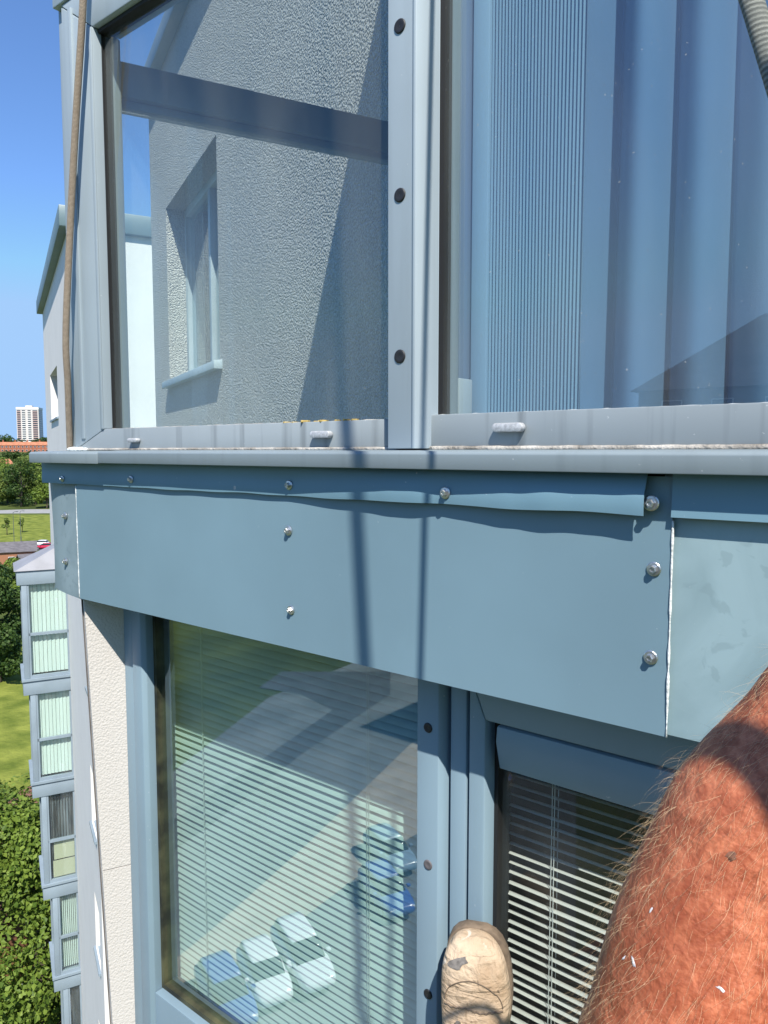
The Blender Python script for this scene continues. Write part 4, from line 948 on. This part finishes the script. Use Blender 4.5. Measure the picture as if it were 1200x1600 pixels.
# ================================================================== PERSON ON THE ROPES
def skin_mat():
    m = bpy.data.materials.new('sunburnt_skin'); m.use_nodes = True; t = m.node_tree; N = t.nodes; L = t.links
    b = N['Principled BSDF']; b.inputs['Roughness'].default_value = 0.5; b.inputs['Specular IOR Level'].default_value = 0.35
    b.inputs['Subsurface Weight'].default_value = 0.08; b.inputs['Subsurface Radius'].default_value = (0.012,0.004,0.002); b.inputs['Subsurface Scale'].default_value = 0.6
    tc = N.new('ShaderNodeTexCoord')
    def nz(s, d=5, dist=0.0):
        n = N.new('ShaderNodeTexNoise'); n.inputs['Scale'].default_value = s; n.inputs['Detail'].default_value = d; n.inputs['Distortion'].default_value = dist; L.new(tc.outputs['Object'], n.inputs['Vector']); return n.outputs['Fac']
    def ramp(x, a, c, ca, cb):
        r = N.new('ShaderNodeValToRGB'); r.color_ramp.elements[0].position = a; r.color_ramp.elements[1].position = c
        r.color_ramp.elements[0].color = (*ca,1); r.color_ramp.elements[1].color = (*cb,1); L.new(x, r.inputs[0]); return r.outputs[0]
    def mix(f, a, c, mode='MIX'):
        x = N.new('ShaderNodeMix'); x.data_type = 'RGBA'; x.blend_type = mode
        if isinstance(f, float): x.inputs[0].default_value = f
        else: L.new(f, x.inputs[0])
        L.new(a, x.inputs[6])
        if isinstance(c, tuple): x.inputs[7].default_value = (*c,1)
        else: L.new(c, x.inputs[7])
        return x.outputs[2]
    base = ramp(nz(16), 0.3, 0.7, (0.40,0.118,0.052), (0.65,0.235,0.120))
    blot = ramp(nz(75, 6, 1.0), 0.38, 0.64, (0.60,0.46,0.42), (1.0,1.0,1.0)); base = mix(0.8, base, blot, 'MULTIPLY')
    pores = ramp(nz(420, 3), 0.35, 0.6, (0.70,0.55,0.5), (1,1,1)); base = mix(0.6, base, pores, 'MULTIPLY')
    fl = ramp(nz(58, 2, 1.5), 0.735, 0.76, (0,0,0), (1,1,1)); base = mix(fl, base, (0.72,0.62,0.55))
    L.new(base, b.inputs['Base Color'])
    ad = N.new('ShaderNodeMath'); ad.operation = 'MULTIPLY_ADD'; ad.inputs[1].default_value = 0.35; L.new(nz(520, 3), ad.inputs[0]); L.new(nz(110, 5, 0.6), ad.inputs[2])
    bp = N.new('ShaderNodeBump'); bp.inputs['Strength'].default_value = 0.45; bp.inputs['Distance'].default_value = 0.003
    L.new(ad.outputs[0], bp.inputs['Height']); L.new(bp.outputs[0], b.inputs['Normal'])
    return m
m_skin = skin_mat()
m_cloth = mat('work_cloth', (0.035,0.04,0.05), 0.9, var=0.2, vscale=20, bump=0.3, bscale=300)
def limb(q, pts, rad, n=16, sub=8):
    P = smooth_path(pts, sub); RR = []
    for i in range(len(pts)-1):
        for j in range(sub): t_ = j/sub; RR.append(rad[i] + (rad[i+1]-rad[i])*(t_*t_*(3-2*t_)))
    RR.append(rad[-1]); q.tube(P, RR, n)
    for p, r in ((P[0], RR[0]), (P[-1], RR[-1])):
        b = bmesh.new(); bmesh.ops.create_icosphere(b, subdivisions=2, radius=r*0.99, matrix=Matrix.Translation(p)); q.add([v.co for v in b.verts], [[v.index for v in f.verts] for f in b.faces]); b.free()
def ball(q, c, r, sc=(1,1,1)):
    b = bmesh.new(); bmesh.ops.create_icosphere(b, subdivisions=3, radius=r, matrix=Matrix.Translation(c) @ Matrix.Diagonal((*sc,1))); q.add([v.co for v in b.verts], [[v.index for v in f.verts] for f in b.faces]); b.free()
hipc, chest = Vector((-0.16,0.16,-0.82)), Vector((0.0,-0.05,-0.42))
shR, shL = Vector((0.17,0.08,-0.27)), Vector((-0.10,-0.17,-0.27))
headc = Vector((0.10,-0.17,0.03))
q = MB()
limb(q, [hipc, hipc.lerp(chest,.5), chest, (shR+shL)/2 + Vector((0,0,0.0))], [.16,.15,.165,.09], 20)
limb(q, [shL, (shR+shL)/2, shR], [.062,.085,.062]); limb(q, [(shR+shL)/2, headc - Vector((0,0,.06))], [.06,.058])
ball(q, headc, 0.098, (0.85,1.0,1.18)); ball(q, headc + FH*0.075 + Vector((0,0,-0.06)), 0.045); ball(q, headc + FH*0.098 + Vector((0,0,-0.015)), 0.017)
for sg in (-1, 1): ball(q, headc + RV*0.086*sg, 0.028, (0.5,1,1.3)); ball(q, headc + FH*0.088 + RV*0.033*sg + Vector((0,0,.012)), 0.012)
# arm reaching to the rope on the right
hand = HAND
el = D(1068, 1765, 0.345)
wr = D(1392, 985, 0.36)
limb(q, [shR, shR.lerp(el,.5) + Vector((0,0,-.01)), el, D(1087,1640,0.365), D(1108,1518,0.372), D(1180,1310,0.378), D(1300,1132,0.372), wr, wr.lerp(hand,.5)],
     [.062,.056,.052,.0565,.0535,.0480,.0395,.029,.030], 24)
ax = (Vector((0.22,0.20,-0.45)) - HAND).normalized(); side_ = (hand - wr).normalized(); nrm_ = ax.cross(side_).normalized()
limb(q, [wr.lerp(hand,.6), hand - side_*0.030], [.033,.036])
for i, (ln, r_) in enumerate(((.9,.0082),(1.0,.009),(1.05,.0092),(.98,.0088))):
    o_ = hand + ax*(-0.030 + i*0.0205); k = 0.020
    limb(q, [o_ - side_*0.032 + nrm_*0.012, o_ + nrm_*k*1.05, o_ + side_*k*ln, o_ - nrm_*k*0.95, o_ - side_*0.012 - nrm_*0.016], [r_*1.12, r_*1.05, r_, r_*.95, r_*.85], 10, 5)
limb(q, [wr.lerp(hand,.75) - nrm_*.012, hand - side_*.018 - nrm_*.026 - ax*.03, hand + side_*.012 - nrm_*.022 - ax*.035], [.014,.0115,.0095], 10, 5)
# arm holding the phone up at the lens
elL = Vector((-0.20,-0.20,-0.50)); wrL = Vector((-0.02,-0.055,-0.15))
limb(q, [shL, elL, wrL, Vector((0.01,-0.045,-0.09))], [.060,.046,.029,.034])
for i in range(4): limb(q, [Vector((-0.02+0.02*i,-0.05,-0.085)), Vector((-0.03+0.024*i,-0.035,-0.05)), Vector((-0.035+0.026*i,-0.045,-0.02))], [.010,.009,.008], 10, 4)
limb(q, [Vector((-0.02,-0.06,-0.10)), Vector((-0.045,-0.06,-0.07)), Vector((-0.05,-0.06,-0.04))], [.012,.011,.009], 10, 4)
# legs: one foot on the mullion in view, the other lower to the right
bc = U(741, 1452, 0.95)
ank = Vector((bc.x-0.002, 0.845, bc.z-0.285)); hL = hipc + Vector((-0.07,-0.05,0)); hR = hipc + Vector((0.08,0.06,0))
limb(q, [hL, hL.lerp(ank,.48) + Vector((-.03,0.02,-.0)) , ank.lerp(hL,.25) + Vector((0,-.02,-.015)), ank, ank + Vector((0,.05,-.01))], [.092,.062,.052,.040,.042])
limb(q, [ank + Vector((0,.03,0)), Vector((bc.x+0.005,0.925,bc.z-0.17))], [.036,.026])
ankR = Vector((0.30,0.86,-1.30)); limb(q, [hR, Vector((0.22,0.52,-0.80)), ankR.lerp(Vector((0.22,0.52,-0.80)),.4), ankR, ankR + Vector((0,.06,-.01))], [.092,.062,.052,.040,.042])
limb(q, [ankR + Vector((0,.03,0)), ankR + Vector((0,.085,.20))], [.040,.03])
me = q.mesh('person'); tmp = bpy.data.objects.new('tmp', me); COL.objects.link(tmp)
md = tmp.modifiers.new('r', 'REMESH'); md.mode = 'VOXEL'; md.voxel_size = 0.0042; md.use_smooth_shade = True
sm = tmp.modifiers.new('s', 'SMOOTH'); sm.iterations = 6; sm.factor = 0.5
dg = bpy.context.evaluated_depsgraph_get(); ev = tmp.evaluated_get(dg)
body = bpy.data.meshes.new_from_object(ev); bpy.data.objects.remove(tmp)
body.name = 'person'; body.materials.clear(); body.materials.append(m_skin); body.materials.append(m_cloth)
axT0, axT1 = hipc, chest
for p in body.polygons:
    p.use_smooth = True; c = p.center
    def near(a, b_, r): 
        ab = b_-a; t_ = max(0, min(1, (c-a).dot(ab)/ab.length_squared)); return (c-(a+ab*t_)).length < r
    if near(hipc, chest, .24) or near(chest, (shR+shL)/2, .19) and c.z < -0.21 or near(shR, shR.lerp(el,.35), .075) or near(shL, shL.lerp(elL,.5), .075) or near(hL, hL.lerp(ank,.40), .11) or near(hR, Vector((0.22,0.52,-0.80)), .11): p.material_index = 1
per = bpy.data.objects.new('person', body); COL.objects.link(per)
hc = MB(); ball(hc, headc - FH*0.012 + Vector((0,0,0.022)), 0.100, (0.88,1.0,1.08)); hb = hc.build('head_hair', mat('short_hair', (0.10,0.06,0.035), 0.8, var=0.4, vscale=90, bump=0.8, bscale=400), per, smooth=True)
tag(per, 'person hanging on ropes, bare sunburnt hairy arm at right, tan boot braced on the mullion', 'person')
# arm hair: thin curved strands
def hair_mesh(n, seed):
    rr = random.Random(seed); vs = []; fs = []; mi = []
    cand = [p for p in body.polygons if p.material_index == 0 and 0.22 < p.center.dot(FH) < 0.46 and p.center.dot(RV) > 0.05 and -0.42 < p.center.z < -0.03 and p.normal.dot(p.center) < 0.012]
    down = (el - wr).normalized()
    for i in range(n):
        p = rr.choice(cand); o_ = Vector(p.center) + Vector((rr.gauss(0,.0018),)*3); nr = Vector(p.normal)
        if noise.noise(o_*28) < -0.30 and rr.random() < .7: continue
        L_ = rr.uniform(.007,.022)*(1.0 if rr.random() < .8 else 1.35); r_ = rr.uniform(.00003,.000065)
        dirn = (down*rr.uniform(.4,1.1) + nr*rr.uniform(.25,.65) + Vector((rr.gauss(0,.22),rr.gauss(0,.22),rr.gauss(0,.22)))).normalized()
        bend = (down*rr.uniform(0.2,1.0) + Vector((rr.gauss(0,.5),rr.gauss(0,.5),rr.gauss(0,.5))) - nr*rr.uniform(.2,.8))
        P = [o_ - nr*.0005]; d = dirn.copy(); ns = 5
        for k in range(ns): P.append(P[-1] + d*(L_/ns)); d = (d + bend*0.26).normalized()
        b0 = len(vs); u_ = dirn.cross(Vector((.3,.5,.8))).normalized()
        for k, pt in enumerate(P):
            t_ = (P[min(k+1,ns)]-P[max(k-1,0)]).normalized(); a = (u_ - t_*u_.dot(t_)).normalized(); c = t_.cross(a); rk = r_*(1-0.8*k/ns)
            for j in range(3): an = 2.094*j; vs.append(pt + (a*math.cos(an)+c*math.sin(an))*rk)
        mm = 0 if rr.random() < .6 else 1
        for k in range(ns):
            for j in range(3): j2 = (j+1) % 3; fs.append((b0+k*3+j, b0+k*3+j2, b0+(k+1)*3+j2, b0+(k+1)*3+j)); mi.append(mm)
    me = bpy.data.meshes.new('arm_hair'); me.from_pydata(vs, [], fs); me.polygons.foreach_set('material_index', mi); me.update(); return me
hm = hair_mesh(6500, 4); ho = link('arm_hair', hm, [mat('fair_hair', (0.72,0.54,0.32), 0.35), mat('brown_hair', (0.17,0.095,0.05), 0.4)], per, smooth=True); ho['kind'] = 'stuff'

# ---- work boot: sole flat on the mullion, toe up
def leather_mat():
    m = bpy.data.materials.new('worn_tan_leather'); m.use_nodes = True; t = m.node_tree; N = t.nodes; L = t.links
    b = N['Principled BSDF']; b.inputs['Roughness'].default_value = 0.75; b.inputs['Specular IOR Level'].default_value = 0.25
    tc = N.new('ShaderNodeTexCoord')
    def nz(s, d=6, dist=0.0):
        n = N.new('ShaderNodeTexNoise'); n.inputs['Scale'].default_value = s; n.inputs['Detail'].default_value = d; n.inputs['Distortion'].default_value = dist; L.new(tc.outputs['Object'], n.inputs['Vector']); return n.outputs['Fac']
    def ramp(x, a, c, ca, cb):
        r = N.new('ShaderNodeValToRGB'); r.color_ramp.elements[0].position = a; r.color_ramp.elements[1].position = c
        r.color_ramp.elements[0].color = (*ca,1); r.color_ramp.elements[1].color = (*cb,1); L.new(x, r.inputs[0]); return r.outputs[0]
    def mix(f, a, c):
        x = N.new('ShaderNodeMix'); x.data_type = 'RGBA'; L.new(f, x.inputs[0]); L.new(a, x.inputs[6]); x.inputs[7].default_value = (*c,1); return x.outputs[2]
    base = ramp(nz(18), 0.3, 0.72, (0.36,0.25,0.155), (0.60,0.47,0.335))
    base = mix(ramp(nz(40, 5, 2.0), 0.60, 0.70, (0,0,0), (0.6,0.6,0.6)), base, (0.26,0.18,0.11))
    base = mix(ramp(nz(26, 4, 1.0), 0.66, 0.70, (0,0,0), (0.9,0.9,0.9)), base, (0.66,0.58,0.48))
    base = mix(ramp(nz(75, 3, 3.0), 0.70, 0.73, (0,0,0), (0.8,0.8,0.8)), base, (0.08,0.065,0.05))
    L.new(base, b.inputs['Base Color'])
    bp = N.new('ShaderNodeBump'); bp.inputs['Strength'].default_value = 0.9; bp.inputs['Distance'].default_value = 0.006
    mp = N.new('ShaderNodeMapping'); mp.inputs['Scale'].default_value = (14, 14, 60); L.new(tc.outputs['Object'], mp.inputs[0])
    n2 = N.new('ShaderNodeTexNoise'); n2.inputs['Scale'].default_value = 1.0; n2.inputs['Detail'].default_value = 6; n2.inputs['Distortion'].default_value = 1.2; L.new(mp.outputs[0], n2.inputs['Vector'])
    sm_ = N.new('ShaderNodeMath'); sm_.operation = 'ADD'; L.new(nz(60, 8, 0.8), sm_.inputs[0]); L.new(n2.outputs['Fac'], sm_.inputs[1])
    L.new(sm_.outputs[0], bp.inputs['Height']); L.new(bp.outputs[0], b.inputs['Normal']); return m
m_leather = leather_mat(); m_sole = mat('boot_sole', (0.17,0.125,0.085), 0.8, var=0.3, vscale=60)
m_capw = mat('worn_toe_steel', (0.17,0.155,0.14), 0.7, 0.0, var=0.4, vscale=120)
YF = YLM - 0.0005                                   # face the sole presses on
def boot(parent, cx, ztip, in_view=True):
    st = [(0.000,.016,.014,.022),(0.006,.030,.026,.034),(0.016,.040,.032,.043),(0.032,.0475,.036,.052),(0.055,.0520,.036,.058),(0.080,.0535,.033,.061),(0.100,.0540,.030,.064),(0.130,.0520,.026,.072),(0.165,.0480,.022,.085),(0.200,.0440,.020,.100),(0.235,.0420,.018,.112),(0.265,.0410,.017,.112),(0.290,.0380,.020,.100),(0.303,.030,.028,.080)]
    q = MB(); n = 28; rows = []
    for dz_, w, _, hgt in st:
        row = []
        for i in range(n):
            a = 2*math.pi*i/n; ca_, sa = math.cos(a), math.sin(a)
            x = cx + w*math.copysign(abs(ca_)**0.8, ca_) + 0.006*math.sin(dz_*11) + 0.0012*noise.noise(Vector((sa*4, dz_*60, 2)))
            hh = hgt*0.5; y = YF - 0.018 - hh - hh*math.copysign(abs(sa)**0.75, sa)*1.0
            w_ = 0.0026*noise.noise(Vector((ca_*3, sa*3, dz_*40))) + (0.0022 if dz_ < 0.085 - 0.035*abs(ca_) and sa > 0 else 0) + (0.0016*math.sin(dz_*190+ca_*2) if .10 < dz_ < .20 and sa > 0 else 0)
            row.append((x, y - w_, ztip - dz_))
        rows.append(row)
    vs = [v for r_ in rows for v in r_]; fs = [(k*n+i, (k+1)*n+i, (k+1)*n+(i+1)%n, k*n+(i+1)%n) for k in range(len(rows)-1) for i in range(n)] + [tuple(range(n)), tuple(range((len(rows)-1)*n, len(rows)*n))[::-1]]
    q.add(vs, fs)
    # ankle shaft, coming off the facade towards the wearer
    zc_ = ztip - 0.245
    q2 = MB(); limb(q2, [(cx, YF-0.06, zc_), (cx, YF-0.11, zc_+0.0), (cx+0.01, YF-0.17, zc_+0.01)], [.046,.048,.052], 20)
    bt = q.build('boot', m_leather, parent, smooth=True)
    bm2 = bmesh.new(); bm2.from_mesh(bt.data); bmesh.ops.recalc_face_normals(bm2, faces=bm2.faces); bm2.to_mesh(bt.data); bm2.free()
    md_ = bt.modifiers.new('sub', 'SUBSURF'); md_.levels = 2; md_.render_levels = 2
    q2.build('boot_shaft', m_leather, bt, smooth=True)
    # sole
    q = MB(); out = [(cx + sg*w*0.985 + 0.006*math.sin(dz_*11), dz_) for sg, seq in ((1, st), (-1, st[::-1])) for dz_, w, _, h_ in seq]
    q.prism([(x, YF, ztip - z) for x, z in out], (0, -0.020, 0)); q.build('sole', m_sole, bt, bevel=0.003)
    def top(dx, dz_):                               # point on the upper surface
        for a, b_ in zip(st[:-1], st[1:]):
            if a[0] <= dz_ <= b_[0]:
                t_ = (dz_-a[0])/(b_[0]-a[0]); w = a[1]+(b_[1]-a[1])*t_; hgt = a[3]+(b_[3]-a[3])*t_; break
        c_ = min(.98, abs(dx)/w) ** (1/0.8); s_ = math.sqrt(max(0, 1-c_*c_))**0.75
        return Vector((cx + dx + 0.006*math.sin(dz_*11), YF - 0.018 - hgt*0.5 - hgt*0.5*s_ - (0.0030 if dz_ < 0.085 - 0.035*c_ else 0.0016), ztip - dz_))
    # toe-cap seam, side seams, tongue edge, laces
    q = MB(); q.tube([top(0.044*math.cos(R(a)), 0.088 - 0.040*math.sin(R(a))) + Vector((0,.0004,0)) for a in range(4, 177, 4)], 0.0008, 6); q.build('toe_seam', m_sole, bt)
    q = MB(); q.tube([top(x*0.001, 0.0905 + 0.0015*math.sin(x*.13)+0.0008*math.sin(x*.7)) + Vector((0,.0007,0)) for x in range(-44, 45, 2)], 0.0013, 6); q.build('vamp_crease', m_sole, bt)
    q = MB(); w0_ = [top(-0.022 + 0.015*math.cos(a) + 0.002*math.sin(5*a), 0.028 + 0.0065*math.sin(a) - 0.006*math.cos(a) + 0.0012*math.cos(4*a)) + Vector((0,-0.0006,0)) for a in [6.283*i/22 for i in range(22)]]
    cen = sum(w0_, Vector())/len(w0_) + Vector((0,-0.0014,0)); q.add(w0_+[cen], [(i, (i+1) % 22, 22) for i in range(22)]); q.build('worn_patch', m_capw, bt, smooth=True)
    for k in range(3):
        q = MB(); q.tube([top(x*.001, 0.112 + 0.020*k + 0.0015*math.sin(x*.3)) + Vector((0,-0.0015,0)) for x in range(-20, 21, 4)], 0.0024, 8); q.build('lace', m_leather, bt, smooth=True)
        for sg in (-1, 1):
            p_ = top(sg*0.022, 0.112+0.020*k); q = MB(); q.tube([p_ + Vector((0,.001,0)), p_ + Vector((0,-.0025,0))], 0.0042, 10); q.build('eyelet', m_capw, bt)
    for sg in (-1, 1):
        q = MB(); q.tube([top(sg*(0.027 - 0.006*math.sin((z-.112)*30)), z*1.0) for z in [0.112+0.006*i for i in range(12)]], 0.0008, 6); q.build('side_seam', m_sole, bt)
    return bt
b1 = boot(per, bc.x, bc.z)
piv = Vector((bc.x, YF-0.03, bc.z-0.15))
b1.matrix_basis = Matrix.Translation(piv + Vector((0.004,-0.012,0))) @ Matrix.Rotation(R(24), 4, 'Z') @ Matrix.Translation(-piv)
# second boot, lower and out of the picture, same build moved across
YF = YL + 0.02
boot(per, 0.30, -1.06)

# paint flecks and a graze on the arm
from mathutils.bvhtree import BVHTree
bvh = BVHTree.FromPolygons([v.co for v in body.vertices], [tuple(p.vertices) for p in body.polygons])
def on_arm(px, py):
    d = ray(px, py).normalized(); h = bvh.ray_cast(Vector((0,0,0)) + d*0.05, d); return h[0], h[1]
m_fleck = mat('dried_sealant_fleck', (0.66,0.66,0.68), 0.6, var=0.2, vscale=400)
m_graze = mat('graze', (0.19,0.085,0.05), 0.6, var=0.5, vscale=300)
def fleck(px, py, L_, w, ang, m, name, seed):
    h, n = on_arm(px, py)
    if h is None: return
    rr = random.Random(seed); a = (RV*math.cos(ang) + UV*math.sin(ang)); a = (a - n*a.dot(n)).normalized(); b = n.cross(a)
    q = MB(); k = 12; ring = []
    for i in range(k): t_ = 6.283*i/k; r_ = rr.uniform(.55,1.15); ring.append(h + a*L_*r_*math.cos(t_) + b*w*r_*math.sin(t_) + n*0.0002)
    q.add(ring + [h + n*0.0009], [(i, (i+1) % k, k) for i in range(k)] ); o = q.build(name, m, per, smooth=True); o['label'] = 'dried pale fleck stuck on the arm' if name == 'paint_fleck' else 'dark graze on the arm'
fleck(990,1503,.0030,.0011,-.6,m_fleck,'paint_fleck',1); fleck(975,1497,.0018,.0006,.1,m_fleck,'paint_fleck',2); fleck(1126,1545,.0026,.0009,-.5,m_fleck,'paint_fleck',3); fleck(1018,1421,.0020,.0008,.7,m_fleck,'paint_fleck',4)
fleck(1143,1338,.0030,.0020,.4,m_graze,'graze',5)
